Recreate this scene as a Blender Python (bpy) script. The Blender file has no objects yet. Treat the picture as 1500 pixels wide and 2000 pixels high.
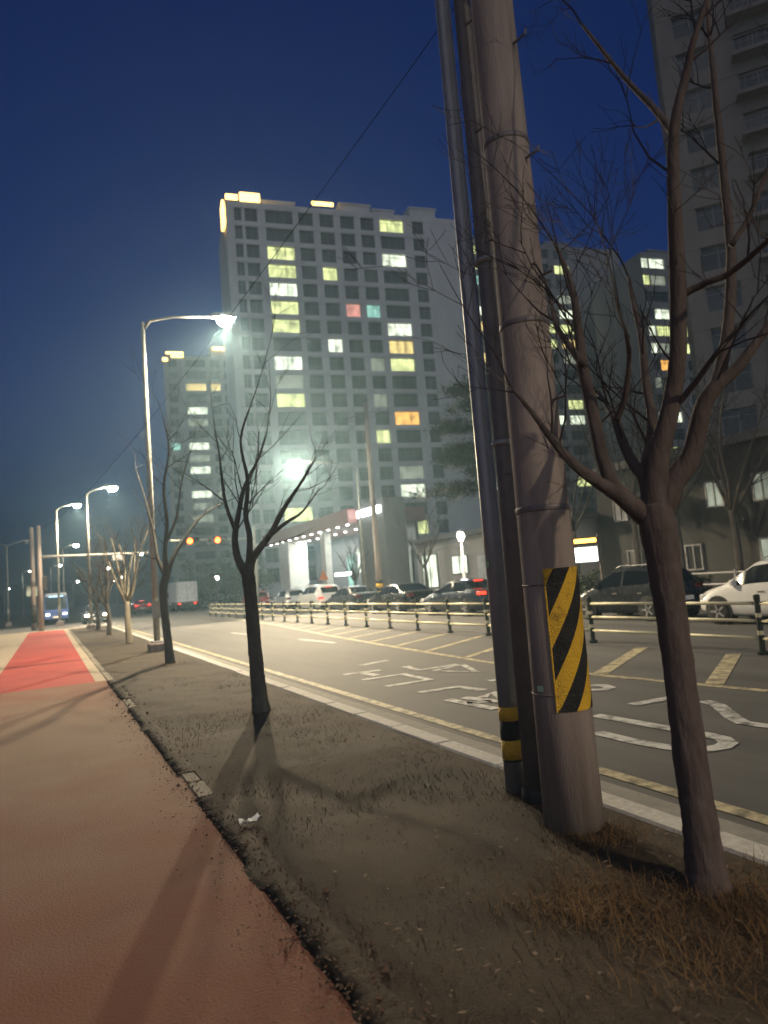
import bpy, math, random
from mathutils import Vector, Matrix
R = math.radians
scene = bpy.context.scene
col = scene.collection

# ------------------------------------------------------------------ camera
F_PX, CAM_H, ROLL, PITCH, AZ = 1350.0, 1.65, R(4.5), R(5.4605), R(26.1956)
fw = Vector((math.sin(AZ)*math.cos(PITCH), math.cos(AZ)*math.cos(PITCH), math.sin(PITCH)))
r0 = Vector((math.cos(AZ), -math.sin(AZ), 0)); u0 = r0.cross(fw)
rt = r0*math.cos(ROLL) - u0*math.sin(ROLL)
up = r0*math.sin(ROLL) + u0*math.cos(ROLL)
CAM = Vector((0, 0, CAM_H))
cd = bpy.data.cameras.new('camera'); cam = bpy.data.objects.new('camera', cd); col.objects.link(cam)
m4 = Matrix((rt, up, -fw)).transposed().to_4x4(); m4.translation = CAM
cam.matrix_world = m4
cd.sensor_width = 36; cd.lens = F_PX/2000*36
cd.clip_start = .05; cd.clip_end = 3000
cd.dof.use_dof = True; cd.dof.focus_distance = 5.2; cd.dof.aperture_fstop = 1.6
scene.camera = cam

# ------------------------------------------------------------------ world, twilight, exposure
SUN_EL, SUN_ROT = .2, 200.0
world = bpy.data.worlds.new('World'); scene.world = world; world.use_nodes = True
nt = world.node_tree; nt.nodes.clear()
sky = nt.nodes.new('ShaderNodeTexSky'); sky.sky_type = 'NISHITA'; sky.sun_disc = False
sky.sun_elevation = R(SUN_EL); sky.sun_rotation = R(SUN_ROT)
sky.air_density = 1.0; sky.dust_density = 0.5; sky.ozone_density = 7.5
bg = nt.nodes.new('ShaderNodeBackground'); bg.inputs[1].default_value = .046
wo = nt.nodes.new('ShaderNodeOutputWorld')
tint = nt.nodes.new('ShaderNodeMix'); tint.data_type = 'RGBA'; tint.blend_type = 'MULTIPLY'
tint.inputs[0].default_value = 1; tint.inputs[7].default_value = (.42, 1.15, 1.02, 1)
nt.links.new(sky.outputs[0], tint.inputs[6]); nt.links.new(tint.outputs[2], bg.inputs[0]); nt.links.new(bg.outputs[0], wo.inputs[0])
# faint afterglow, very soft, from behind the camera
sl = bpy.data.lights.new('twilight_sun', 'SUN'); sl.energy = .13; sl.angle = R(100); sl.color = (1, .95, .9)
so = bpy.data.objects.new('twilight_sun', sl); col.objects.link(so)
sdir = Vector((-.35, -.8, .55)).normalized()
so.rotation_euler = sdir.to_track_quat('Z', 'Y').to_euler()
scene.view_settings.view_transform = 'Standard'; scene.view_settings.look = 'None'
scene.view_settings.gamma = 1; scene.view_settings.exposure = 2.1
HAZE = .0017
scene.cycles.use_denoising = True
scene.cycles.max_bounces = 6; scene.cycles.volume_bounces = 0
scene.cycles.sample_clamp_indirect = 4

# ------------------------------------------------------------------ helpers
def ray(x, y):
    return rt*((x-750)/F_PX) + up*((1000-y)/F_PX) + fw
def ground_at(x, y, h=0.0):
    d = ray(x, y); return CAM + d*((h-CAM_H)/d.z)
def at_depth(x, y, dep): return CAM + ray(x, y)*dep
def at_x(x, y, X): d = ray(x, y); return CAM + d*(X/d.x)
def at_y(x, y, Y): d = ray(x, y); return CAM + d*(Y/d.y)
def depth_of(p): return (Vector(p)-CAM).dot(fw)

class MB:
    def __init__(s): s.v = []; s.f = []; s.m = []
    def face(s, idx, mi=0): s.f.append(idx); s.m.append(mi)
    def box(s, x0, x1, y0, y1, z0, z1, mi=0):
        b = len(s.v)
        s.v += [(x, y, z) for z in (z0, z1) for y in (y0, y1) for x in (x0, x1)]
        for q in ((0,2,3,1),(4,5,7,6),(0,1,5,4),(2,6,7,3),(0,4,6,2),(1,3,7,5)):
            s.face([b+i for i in q], mi)
        return s
    def bbox(s, x0, x1, y0, y1, z0, z1, c=.02, mi=0):
        """box with chamfered edges round the z axis and the top"""
        b = len(s.v)
        def ring(k, z): return [(x0+k, y0+c, z) if 0 else p for p in [
            (x0+c+k, y0+k, z), (x1-c-k, y0+k, z), (x1-k, y0+c+k, z), (x1-k, y1-c-k, z),
            (x1-c-k, y1-k, z), (x0+c+k, y1-k, z), (x0+k, y1-c-k, z), (x0+k, y0+c+k, z)]]
        rs = [ring(0, z0), ring(0, z1-c), ring(c*.6, z1)]
        for r_ in rs: s.v += r_
        for k in range(2):
            for i in range(8):
                j = (i+1) % 8
                s.face([b+k*8+i, b+k*8+j, b+k*8+8+j, b+k*8+8+i], mi)
        s.face([b+i for i in range(7, -1, -1)], mi); s.face([b+16+i for i in range(8)], mi)
        return s
    def poly(s, pts, mi=0):
        b = len(s.v); s.v += [tuple(p) for p in pts]; s.face(list(range(b, b+len(pts))), mi); return s
    def prism(s, pts, vec, mi=0):
        b = len(s.v); n = len(pts); vec = Vector(vec)
        s.v += [tuple(p) for p in pts] + [tuple(Vector(p)+vec) for p in pts]
        s.face([b+i for i in range(n)][::-1], mi); s.face([b+n+i for i in range(n)], mi)
        for i in range(n):
            j = (i+1) % n; s.face([b+i, b+j, b+n+j, b+n+i], mi)
        return s
    def tube(s, pts, rad, n=8, cap=True, mi=0):
        pts = [Vector(p) for p in pts]
        if not isinstance(rad, (list, tuple)): rad = [rad]*len(pts)
        b = len(s.v); prev = None
        for i, p in enumerate(pts):
            t = (pts[min(i+1, len(pts)-1)] - pts[max(i-1, 0)])
            t = t.normalized() if t.length > 1e-9 else Vector((0, 0, 1))
            if prev is None:
                a = Vector((1, 0, 0)) if abs(t.x) < .8 else Vector((0, 1, 0))
                prev = (a - t*a.dot(t)).normalized()
            else:
                prev = prev - t*prev.dot(t)
                prev = prev.normalized() if prev.length > 1e-6 else t.orthogonal().normalized()
            q = t.cross(prev)
            for k in range(n):
                a = 2*math.pi*k/n
                s.v.append(tuple(p + (prev*math.cos(a)+q*math.sin(a))*rad[i]))
        for i in range(len(pts)-1):
            for k in range(n):
                j = (k+1) % n
                s.face([b+i*n+k, b+i*n+j, b+(i+1)*n+j, b+(i+1)*n+k], mi)
        if cap:
            s.face([b+k for k in range(n)][::-1], mi)
            e = b+(len(pts)-1)*n; s.face([e+k for k in range(n)], mi)
        return s
    def lathe(s, prof, n=16, axis='z', o=(0, 0, 0), mi=0):
        b = len(s.v)
        for (r_, h) in prof:
            for k in range(n):
                a = 2*math.pi*k/n; c, d = r_*math.cos(a), r_*math.sin(a)
                p = (c, d, h) if axis == 'z' else ((h, c, d) if axis == 'x' else (d, h, c))
                s.v.append((p[0]+o[0], p[1]+o[1], p[2]+o[2]))
        for i in range(len(prof)-1):
            for k in range(n):
                j = (k+1) % n
                s.face([b+i*n+k, b+i*n+j, b+(i+1)*n+j, b+(i+1)*n+k], mi)
        s.face([b+k for k in range(n)][::-1], mi); e = b+(len(prof)-1)*n; s.face([e+k for k in range(n)], mi)
        return s
    def mesh(s, name, mats, smooth=False):
        me = bpy.data.meshes.new(name); me.from_pydata(s.v, [], s.f)
        for m in (mats if isinstance(mats, (list, tuple)) else [mats]): me.materials.append(m)
        if any(s.m): me.polygons.foreach_set('material_index', s.m)
        if smooth: me.polygons.foreach_set('use_smooth', [True]*len(me.polygons))
        me.update(); return me
    def build(s, name, mats, parent=None, smooth=False, loc=None):
        return link(name, s.mesh(name, mats, smooth), parent, loc)

def link(name, me, parent=None, loc=None, rz=0):
    o = bpy.data.objects.new(name, me); col.objects.link(o)
    if parent: o.parent = parent
    if loc is not None: o.location = loc
    if rz: o.rotation_euler.z = rz
    return o
def tag(o, label=None, cat=None, group=None, kind=None):
    if label: o['label'] = label
    if cat: o['category'] = cat
    if group: o['group'] = group
    if kind: o['kind'] = kind
    return o
def thing(name, label, cat, loc=(0, 0, 0), rz=0, group=None):
    o = bpy.data.objects.new(name, None); col.objects.link(o); o.empty_display_size = .2
    o.location = loc; o.rotation_euler.z = rz
    return tag(o, label, cat, group)
def copy_tree(o, parent=None):
    c = o.copy(); col.objects.link(c); c.parent = parent
    for ch in list(o.children): copy_tree(ch, c)
    return c

# ------------------------------------------------------------------ materials
MATS = {}
def mat(name, c, rough=.8, metal=0, var=.25, scale=6, bump=0, bscale=40, c2=None, spec=.4, stretch=None, coat=0, detail=5, rmap=True, ramp=(.32, .68)):
    if name in MATS: return MATS[name]
    m = bpy.data.materials.new(name); m.use_nodes = True; n = m.node_tree; b = n.nodes['Principled BSDF']
    b.inputs['Roughness'].default_value = rough; b.inputs['Metallic'].default_value = metal
    b.inputs['Specular IOR Level'].default_value = spec
    if coat: b.inputs['Coat Weight'].default_value = coat; b.inputs['Coat Roughness'].default_value = .06
    tc = n.nodes.new('ShaderNodeTexCoord'); mp = n.nodes.new('ShaderNodeMapping')
    n.links.new(tc.outputs['Object'], mp.inputs[0])
    if stretch: mp.inputs['Scale'].default_value = stretch
    no = n.nodes.new('ShaderNodeTexNoise'); no.inputs['Scale'].default_value = scale; no.inputs['Detail'].default_value = detail
    no.inputs['Roughness'].default_value = .65
    n.links.new(mp.outputs[0], no.inputs[0])
    rp = n.nodes.new('ShaderNodeValToRGB'); e = rp.color_ramp.elements; lo_, hi_ = ramp
    c = tuple(c); d = tuple(c2) if c2 else tuple(x*(1+var) for x in c); a = c if c2 else tuple(x*(1-var) for x in c)
    e[0].position = lo_; e[1].position = hi_; e[0].color = (*a, 1); e[1].color = (*d, 1)
    n.links.new(no.outputs[0], rp.inputs[0]); n.links.new(rp.outputs[0], b.inputs['Base Color'])
    if rmap:
        mr = n.nodes.new('ShaderNodeMapRange'); mr.inputs[3].default_value = max(.02, rough-.12); mr.inputs[4].default_value = min(1, rough+.12)
        n.links.new(no.outputs[0], mr.inputs[0]); n.links.new(mr.outputs[0], b.inputs['Roughness'])
    if bump:
        n2 = n.nodes.new('ShaderNodeTexNoise'); n2.inputs['Scale'].default_value = bscale; n2.inputs['Detail'].default_value = 6
        n.links.new(mp.outputs[0], n2.inputs[0])
        bp = n.nodes.new('ShaderNodeBump'); bp.inputs['Strength'].default_value = bump; bp.inputs['Distance'].default_value = .03
        n.links.new(n2.outputs[0], bp.inputs['Height']); n.links.new(bp.outputs[0], b.inputs['Normal'])
    MATS[name] = m; return m
def emit(name, c, s, body=(.8, .8, .8)):
    if name in MATS: return MATS[name]
    m = bpy.data.materials.new(name); m.use_nodes = True; b = m.node_tree.nodes['Principled BSDF']
    b.inputs['Base Color'].default_value = (*body, 1); b.inputs['Emission Color'].default_value = (*c, 1)
    b.inputs['Emission Strength'].default_value = s*.4
    MATS[name] = m; return m
def lit_pane(name, c, s):
    """a lit room behind glass: uneven with curtains (vertical folds) and a brighter lamp patch"""
    if name in MATS: return MATS[name]
    m = bpy.data.materials.new(name); m.use_nodes = True; n = m.node_tree; b = n.nodes['Principled BSDF']
    b.inputs['Base Color'].default_value = (.1, .1, .1, 1); b.inputs['Roughness'].default_value = .15
    tc = n.nodes.new('ShaderNodeTexCoord'); oi = n.nodes.new('ShaderNodeObjectInfo')
    mp = n.nodes.new('ShaderNodeMapping'); n.links.new(tc.outputs['Object'], mp.inputs[0])
    sc = n.nodes.new('ShaderNodeVectorMath'); sc.operation = 'SCALE'; sc.inputs[0].default_value = (40, 7, 23)
    n.links.new(oi.outputs['Random'], sc.inputs['Scale']); n.links.new(sc.outputs[0], mp.inputs['Location'])
    mp.inputs['Scale'].default_value = (1.0, 1, .55)
    n1 = n.nodes.new('ShaderNodeTexNoise'); n1.inputs['Scale'].default_value = 1.3; n1.inputs['Detail'].default_value = 4
    n.links.new(mp.outputs[0], n1.inputs[0])
    mr = n.nodes.new('ShaderNodeMapRange'); mr.inputs[1].default_value = .3; mr.inputs[2].default_value = .75
    mr.inputs[3].default_value = s*.1; mr.inputs[4].default_value = s*.46
    n.links.new(n1.outputs[0], mr.inputs[0])
    b.inputs['Emission Color'].default_value = (*c, 1); n.links.new(mr.outputs[0], b.inputs['Emission Strength'])
    MATS[name] = m; return m

asphalt = mat('asphalt', (.05, .05, .051), .8, var=.3, scale=.9, bump=.5, bscale=120, c2=(.098, .096, .093), stretch=(1.5, .16, 1), detail=12)
soil = mat('verge_soil', (.019, .012, .006), .95, scale=1.8, bump=.35, bscale=110, c2=(.045, .028, .014), detail=12)
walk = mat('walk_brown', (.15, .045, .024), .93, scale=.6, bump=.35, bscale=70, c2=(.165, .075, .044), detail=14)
def lamplit_patch(m, centre, rad, c):
    """streetlight painted into the base colour as a beige area with an uneven outline"""
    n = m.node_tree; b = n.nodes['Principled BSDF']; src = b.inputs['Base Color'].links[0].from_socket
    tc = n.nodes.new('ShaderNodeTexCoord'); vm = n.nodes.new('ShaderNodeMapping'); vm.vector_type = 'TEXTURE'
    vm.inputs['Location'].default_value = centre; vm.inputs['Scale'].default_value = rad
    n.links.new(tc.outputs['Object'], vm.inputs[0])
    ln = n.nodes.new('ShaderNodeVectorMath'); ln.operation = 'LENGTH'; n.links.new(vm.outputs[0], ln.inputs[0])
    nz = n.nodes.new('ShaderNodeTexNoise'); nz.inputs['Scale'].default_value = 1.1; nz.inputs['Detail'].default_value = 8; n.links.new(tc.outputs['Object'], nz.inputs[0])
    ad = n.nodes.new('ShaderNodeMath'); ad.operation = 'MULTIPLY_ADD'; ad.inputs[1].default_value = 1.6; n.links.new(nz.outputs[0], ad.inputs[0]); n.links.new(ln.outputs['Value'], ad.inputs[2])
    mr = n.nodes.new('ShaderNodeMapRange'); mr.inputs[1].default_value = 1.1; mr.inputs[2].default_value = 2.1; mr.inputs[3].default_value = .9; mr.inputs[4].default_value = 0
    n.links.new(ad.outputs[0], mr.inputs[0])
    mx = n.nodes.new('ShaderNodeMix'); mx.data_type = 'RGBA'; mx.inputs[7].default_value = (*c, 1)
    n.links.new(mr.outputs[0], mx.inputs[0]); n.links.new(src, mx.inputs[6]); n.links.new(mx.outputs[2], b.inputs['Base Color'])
lamplit_patch(walk, (-.2, 10, 0), (2.6, 5.2, 1), (.185, .125, .085))  # beige pool of streetlight painted into the pavement colour
cycle_red = mat('cycle_red', (.22, .022, .017), .85, scale=1.3, bump=.5, bscale=60, c2=(.31, .042, .032), detail=12)
pale_pave = mat('pale_pave', (.24, .2, .15), .9, scale=3, bump=.5, bscale=30, c2=(.32, .27, .2))
kerbm = mat('kerb_granite', (.34, .33, .3), .85, scale=20, bump=.4, bscale=80, c2=(.5, .48, .44))
edgem = mat('edge_concrete', (.12, .105, .08), .9, scale=6, bump=.5, bscale=60, c2=(.22, .2, .16))
concrete = mat('concrete_pole', (.15, .115, .098), .85, scale=4, bump=.2, bscale=60, c2=(.31, .25, .22), stretch=(1.6, 1.6, .18), detail=12, ramp=(.25, .6))
gutterm = mat('gutter_concrete', (.17, .165, .15), .88, scale=7, bump=.4, bscale=70, c2=(.24, .23, .2))
paint_w = mat('paint_white', (.10, .10, .095), .75, scale=7, c2=(.46, .46, .44), bump=.2, bscale=90, detail=14, ramp=(.36, .56))
paint_y = mat('paint_yellow', (.11, .10, .07), .75, scale=7, c2=(.42, .37, .23), bump=.2, bscale=90, detail=14, ramp=(.37, .58))
steel = mat('galvanised', (.27, .27, .28), .5, .5, scale=4, c2=(.36, .36, .37))
steel_d = mat('steel_dark', (.13, .11, .11), .55, .3, scale=5, c2=(.19, .165, .16))
polem = mat('lamp_pole_paint', (.30, .29, .25), .5, .2, scale=4)
bark = mat('bark', (.055, .038, .034), .95, scale=14, bump=.5, bscale=30, c2=(.10, .075, .068), stretch=(1, 1, .3))
bark2 = mat('bark_grey', (.06, .05, .042), .95, scale=14, bump=.8, bscale=30, c2=(.11, .095, .08), stretch=(1, 1, .3))
bark_l = mat('bark_pale', (.22, .19, .13), .95, scale=10, bump=.6, bscale=30, c2=(.3, .26, .19), stretch=(1, 1, .3))
twigm = mat('twig', (.05, .037, .035), .95, scale=9)
needles = mat('pine_needles', (.008, .014, .006), .8, scale=3, c2=(.02, .03, .012))
hedgem = mat('hedge_leaf', (.02, .03, .014), .8, scale=3, c2=(.05, .06, .03))
guard_y = mat('guard_yellow', (.36, .20, .012), .5, scale=9, bump=.7, bscale=90, c2=(.72, .42, .018), spec=.5, detail=12, ramp=(.28, .46))
guard_k = mat('guard_black', (.009, .009, .009), .55, scale=12, bump=.9, bscale=90, c2=(.03, .027, .024), detail=12)
postm = mat('fence_post', (.02, .026, .02), .5, scale=10)
railm = mat('fence_rail', (.5, .46, .3), .5, scale=5, c2=(.66, .61, .42))
rubber = mat('rubber', (.015, .015, .015), .85)
alloy = mat('alloy', (.45, .45, .46), .35, .8)
glass_car = mat('car_glass', (.004, .005, .006), .05, spec=.35, rmap=False)
chrome = mat('chrome', (.6, .6, .6), .2, 1)
black_pl = mat('black_plastic', (.02, .02, .02), .6)
plate_m = mat('number_plate', (.6, .62, .6), .5)
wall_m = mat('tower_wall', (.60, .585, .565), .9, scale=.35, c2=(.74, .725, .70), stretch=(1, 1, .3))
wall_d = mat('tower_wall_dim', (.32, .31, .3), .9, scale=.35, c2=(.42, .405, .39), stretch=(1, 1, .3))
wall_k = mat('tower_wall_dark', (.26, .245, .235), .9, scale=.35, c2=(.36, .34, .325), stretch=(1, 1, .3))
frame_m = mat('window_frame', (.2, .2, .2), .5)
pane_a = mat('pane_dark', (.035, .037, .037), .12, spec=.5, scale=.4)
pane_b = mat('pane_curtain', (.085, .083, .078), .3, spec=.5, scale=.8)
pane_c = mat('pane_mid', (.055, .055, .054), .18, spec=.5, scale=.5)
LIT = {'g': lit_pane('lit_greenish', (.80, .88, .36), 1.1), 'w': lit_pane('lit_white', (.85, .95, .72), 1.3),
       'y': lit_pane('lit_yellow', (.95, .72, .25), 1.0), 'o': lit_pane('lit_orange', (1, .5, .1), 1.2),
       'p': lit_pane('lit_pink', (.95, .38, .30), .9), 't': lit_pane('lit_teal', (.35, .75, .62), .8),
       'd': lit_pane('lit_dim', (.6, .66, .5), .38)}
warm_led = emit('warm_led', (1, .62, .14), 3.2)
white_led = emit('white_led', (.95, 1, .95), 9)
lamp_lens = emit('lamp_lens', (1, .92, .7), 650)
far_lens = emit('far_lens', (1, .96, .85), 60)
amber = emit('amber_lens', (1, .07, .0), 16)
tail_red = emit('tail_red', (1, .04, .015), 2.0, (.3, .01, .01))
tail_off = mat('tail_off', (.10, .006, .006), .25)
head_l = emit('head_lens', (1, .72, .38), 60)
head_off = mat('headlamp_glass', (.5, .5, .5), .15)

# ------------------------------------------------------------------ ground, road, pavement
ZR = -.10
def struct(o, label=None): return tag(o, label, None, None, 'structure')
g = MB(); g.poly([(-900, -300, -.3), (900, -300, -.3), (900, 1300, -.3), (-900, 1300, -.3)])
struct(g.build('ground', mat('ground_dark', (.035, .035, .03), .95, scale=.2, c2=(.06, .06, .05))), 'dark open ground beyond the streets')
g = MB()
for (a, b, c, d) in ((3.95, 17.4, -30, 260), (-90, 3.95, 50.6, 66)):
    g.poly([(a, c, ZR), (b, c, ZR), (b, d, ZR), (a, d, ZR)])
road = struct(g.build('road', asphalt), 'grey asphalt road with painted lettering and a fenced median')
g = MB(); g.poly([(3.5, -12, ZR+.002), (3.95, -12, ZR+.002), (3.95, 50.6, ZR+.002), (3.5, 50.6, ZR+.002)])
struct(g.build('gutter', gutterm), 'concrete gutter strip along the near kerb')
def grid_sheet(name, x0, x1, y0, y1, nx, ny, m, amp, seed, label, z=0):
    rr = random.Random(seed); mb = MB()
    from mathutils import noise
    for j in range(ny+1):
        for i in range(nx+1):
            x = x0+(x1-x0)*i/nx; y = y0+(y1-y0)*j/ny
            e = 0 if i in (0, nx) else 1
            h = z + amp*e*(noise.noise((x*.9+seed, y*.9, 3.1))*.7+noise.noise((x*3+seed, y*3, 7))*.3)
            mb.v.append((x, y, h))
    for j in range(ny):
        for i in range(nx):
            a = j*(nx+1)+i; mb.face([a, a+1, a+nx+2, a+nx+1])
    return struct(mb.build(name, m, smooth=True), label)
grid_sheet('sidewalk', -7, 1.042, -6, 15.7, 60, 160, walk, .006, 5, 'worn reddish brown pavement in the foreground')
grid_sheet('cycle_path', -1.15, .82, 15.7, 49, 10, 90, cycle_red, .006, 8, 'red cycle path running away along the verge')
g = MB()
for (a, b, c, d) in ((-14, -1.15, 15.7, 49), (.82, 1.03, 15.7, 49), (-14, 3.3, 49, 50.6)):
    g.box(a, b, c, d, -.2, .002)
struct(g.build('side_path', pale_pave), 'pale paved path beside the red cycle path')
verge = grid_sheet('verge', 1.17, 3.3, -6, 49, 24, 420, soil, .05, 21, 'strip of bare soil and dead grass between pavement and kerb', .015)
# kerb and edging stones, one by one
rs = random.Random(4)
def stones(name, x0, x1, y0, y1, step, parent, m, top, jit):
    meshes = []
    for k in range(4):
        w = step-.015
        meshes.append(MB().bbox(x0, x1, 0, w, -.25, top, .015+.004*k).mesh(name, m))
    y = y0
    while y < y1:
        o = link(name, rs.choice(meshes), parent, (rs.uniform(-jit, jit), y, rs.uniform(-jit, jit)*.6))
        o.rotation_euler.z = rs.uniform(-jit, jit)*.35
        y += step
kerb = MB().box(3.31, 3.49, -6, 50.6, -.3, -.05).build('kerb', gutterm); struct(kerb, 'pale stone kerb along the near edge of the road')
stones('kerb_stone', 3.305, 3.5, -5, 50, 1.0, kerb, kerbm, .035, .006)
edging = MB().box(1.04, 1.16, -6, 49, -.3, -.06).build('verge_edging', edgem); struct(edging, 'low concrete edging between pavement and verge')
stones('edging_stone', 1.03, 1.17, -5, 48, .6, edging, edgem, .014, .008)
# far side
struct(MB().bbox(17.4, 17.62, -30, 260, -.3, .03, .02).build('far_kerb', kerbm), 'stone kerb on the far side of the road')
struct(MB().box(17.62, 24, -30, 90, -.3, .0).build('far_sidewalk', pale_pave), 'paved sidewalk on the far side behind the queue of cars')
# paint on the road
def strip(pts, w, z=ZR+.006):
    """flat ribbon on the road along ground points"""
    mb = MB(); n = len(pts); L_ = []; R_ = []
    for i in range(n):
        a = Vector(pts[max(i-1, 0)]); b = Vector(pts[min(i+1, n-1)]); t = (b-a); t.z = 0; t.normalize()
        nn = Vector((-t.y, t.x, 0))*w/2; p = Vector(pts[i]); L_.append(p+nn); R_.append(p-nn)
    for i in range(n-1):
        mb.poly([(L_[i].x, L_[i].y, z), (R_[i].x, R_[i].y, z), (R_[i+1].x, R_[i+1].y, z), (L_[i+1].x, L_[i+1].y, z)][::-1])
    return mb
strip([(4.13, -8, 0), (4.13, 50, 0)], .14).build('yellow_line', paint_y, road)
def rpx(*pp): return [ground_at(x, y, ZR) for x, y in pp]
ml = rpx((1500, 1350), (1180, 1320), (960, 1295), (760, 1262), (640, 1241), (540, 1221), (440, 1206))
strip(ml, .15).build('yellow_line', paint_y, road)
for a, b in (((585, 1249), (655, 1256)), ((452, 1236), (488, 1240)), ((705, 1300), (756, 1290))):
    strip(rpx(a, b), .16, ZR+.007).build('lane_dash', paint_w, road)
# diagonal hatching in the tapered median (bay by bay, up to the fence)
def mlx(Y):
    for a, b in zip(ml, ml[1:]):
        if a.y <= Y <= b.y: return a.x+(b.x-a.x)*(Y-a.y)/(b.y-a.y)
    return None
Y = 6.6
while Y < 34:
    x = mlx(Y)
    if x: strip([(x+.1, Y, 0), (10.45, Y+(10.45-x)*.62, 0)], .17 if Y > 12 else .24).build('hatch_stripe', paint_y, road)
    Y += 1.9
zz = lambda l: [(600+x*.6, 1220+y*.6) for x, y in l]
for l in ([(118, 164), (238, 149)], [(175, 157), (228, 166)], [(180, 181), (312, 162), (398, 180), (258, 202)],
          [(318, 137), (365, 149), (490, 130)], [(410, 151), (505, 131), (552, 155), (410, 151)], [(365, 222), (490, 203), (575, 215)],
          [(458, 245), (615, 276)], [(510, 238), (705, 261)], [(520, 256), (600, 250)], [(570, 238), (605, 222), (640, 240)],
          [(590, 184), (700, 169)], [(925, 198), (965, 199), (986, 206), (965, 213), (925, 213)], [(1058, 262), (1190, 238)],
          [(1290, 250), (1335, 262), (1365, 285), (1385, 303), (1420, 321), (1500, 332), (1560, 335)],
          [(938, 296), (1060, 318), (1200, 343), (1310, 362), (1352, 372), (1372, 386), (1352, 399), (1305, 407), (1250, 408), (1180, 402), (1060, 381), (940, 352)]):
    # spread as the painter's strokes, rounded where they turn
    pts = rpx(*zz(l)); o = strip(pts, .17, ZR+.0075).build('road_letter_stroke', paint_w, road)
# hill far left
hm = MB(); rr = random.Random(3)
from mathutils import noise
NX = 90
for j in range(8):
    for i in range(NX+1):
        x = -420+760*i/NX; t = j/7
        h = (13+6*noise.noise((x*.012, 0, 1))+4*noise.noise((x*.05, 2, 1)))*math.sin(t*math.pi)**.8
        hm.v.append((x, 330+t*120, max(h, 0)-.4 + (noise.noise((x*.25, t*9, 5))*1.6 if 0 < j < 7 else 0)))
for j in range(7):
    for i in range(NX):
        a = j*(NX+1)+i; hm.face([a, a+1, a+NX+2, a+NX+1])
struct(hm.build('hill', mat('hill_wood', (.02, .024, .018), .95, scale=.15, c2=(.04, .042, .032))), 'dark wooded rise far down the road')

# ------------------------------------------------------------------ towers
def tower(name, label, corner, az, width, depth, floors, fh, ztop, cols, lit, wm, pier=.4, seed=1, wh=1.75, roof_led=(), blocks=(), balcony=False, extra=0):
    """corner: ground point of the left end of the facade; cols: (centre u, width)"""
    th = -R(az-90)
    t = thing(name, label, 'tower', (corner[0], corner[1], -.25), th)
    rr = random.Random(seed); zb = .25
    w = MB(); D = .38
    w.box(0, width, D, depth, 0, ztop+zb-.75)                        # core behind the window plane
    z0s = [ztop-1.15-.35-wh/2-fh*k for k in range(floors)]        # window centres
    edges = sorted(cols)
    # floor bands
    prev = ztop+zb-.6
    for k, zc in enumerate(z0s):
        lo = zc+wh/2+zb; w.box(-.02, width+.02, 0, D, lo, prev); prev = zc-wh/2+zb
        # piers between the openings of this storey
        u = 0
        for (cu, cw) in edges:
            if cu-cw/2 > u+.02: w.box(u, cu-cw/2, .03, D, zc-wh/2+zb, zc+wh/2+zb)
            u = cu+cw/2
        w.box(u, width, .03, D, zc-wh/2+zb, zc+wh/2+zb)
    w.box(-.02, width+.02, 0, D, 0, prev)
    w.box(-.02, .0, D, depth, 0, ztop+zb-.6); w.box(width, width+.02, D, depth, 0, ztop+zb-.6)
    w.build('wall', wm, t)
    if balcony:
        for k, zc in enumerate(z0s):
            for (cu, cw) in edges:
                if cw > 3:
                    bal = MB(); a, b_ = cu-cw/2-.3, cu+cw/2+.3; zf = zc-wh/2+zb-.12
                    bal.box(a, b_, -.9, -.004, zf-.15, zf); bal.box(a, b_, -.94, -.9, zf-.15, zf+.12)
                    for q in range(9): x = a+.05+(b_-a-.1)*q/8; bal.box(x-.02, x+.02, -.93, -.905, zf+.12, zf+1.0)
                    bal.box(a, b_, -.95, -.89, zf+1.0, zf+1.07)
                    bal.build('balcony', wm, t)
    cache = {}
    for k, zc in enumerate(z0s):
        for c, (cu, cw) in enumerate(edges):
            key = round(cw, 2)
            if key not in cache:
                fr = MB(); e = .07; a = cw/2; b = wh/2
                fr.box(-a, a, 0, .06, -b, -b+e); fr.box(-a, a, 0, .06, b-e, b)
                fr.box(-a, -a+e, 0, .06, -b+e, b-e); fr.box(a-e, a, 0, .06, -b+e, b-e)
                n = 3 if cw > 3 else 2
                for q in range(1, n): x = -a+cw*q/n; fr.box(x-.035, x+.035, .005, .055, -b+e, b-e)
                fr.box(-a+e, a-e, .01, .05, b*.42, b*.42+.05)
                pn = lambda m: MB().box(-a+e*.5, a-e*.5, .03, .05, -b+e*.5, b-e*.5).mesh('pane', m)
                cache[key] = (fr.mesh('window', frame_m), {**{q: pn(m) for q, m in LIT.items()}, 'A': pn(pane_a), 'B': pn(pane_b), 'C': pn(pane_c)})
            fme, pans = cache[key]
            f = link('window', fme, t, (cu, D-.12, zc+zb))
            q = lit.get((k, c)) or rr.choice('AAACCB')
            if extra and (k, c) not in lit and rr.random() < extra: q = rr.choice('gwydgw')
            link('pane', pans[q], f)
    for (u0_, u1_, d0, d1, h) in blocks:
        w = MB(); zr = ztop+zb-.75; w.box(u0_, u1_, d0, d1, zr, zr+h); w.box(u0_-.2, u1_+.2, d0-.2, d1+.2, zr+h, zr+h+.25)
        w.build('roof_block', wm, t)
    for (u0_, u1_, v0_, v1_, z0_, z1_) in roof_led:
        MB().box(u0_, u1_, v0_, v1_, ztop+zb+z0_-1.3, ztop+zb+z1_-1.3).build('roof_light', warm_led, t)
    return t
def az_point(px, py, D):
    d = ray(px, py); h = math.hypot(d.x, d.y); return (d.x/h*D, d.y/h*D)
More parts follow.
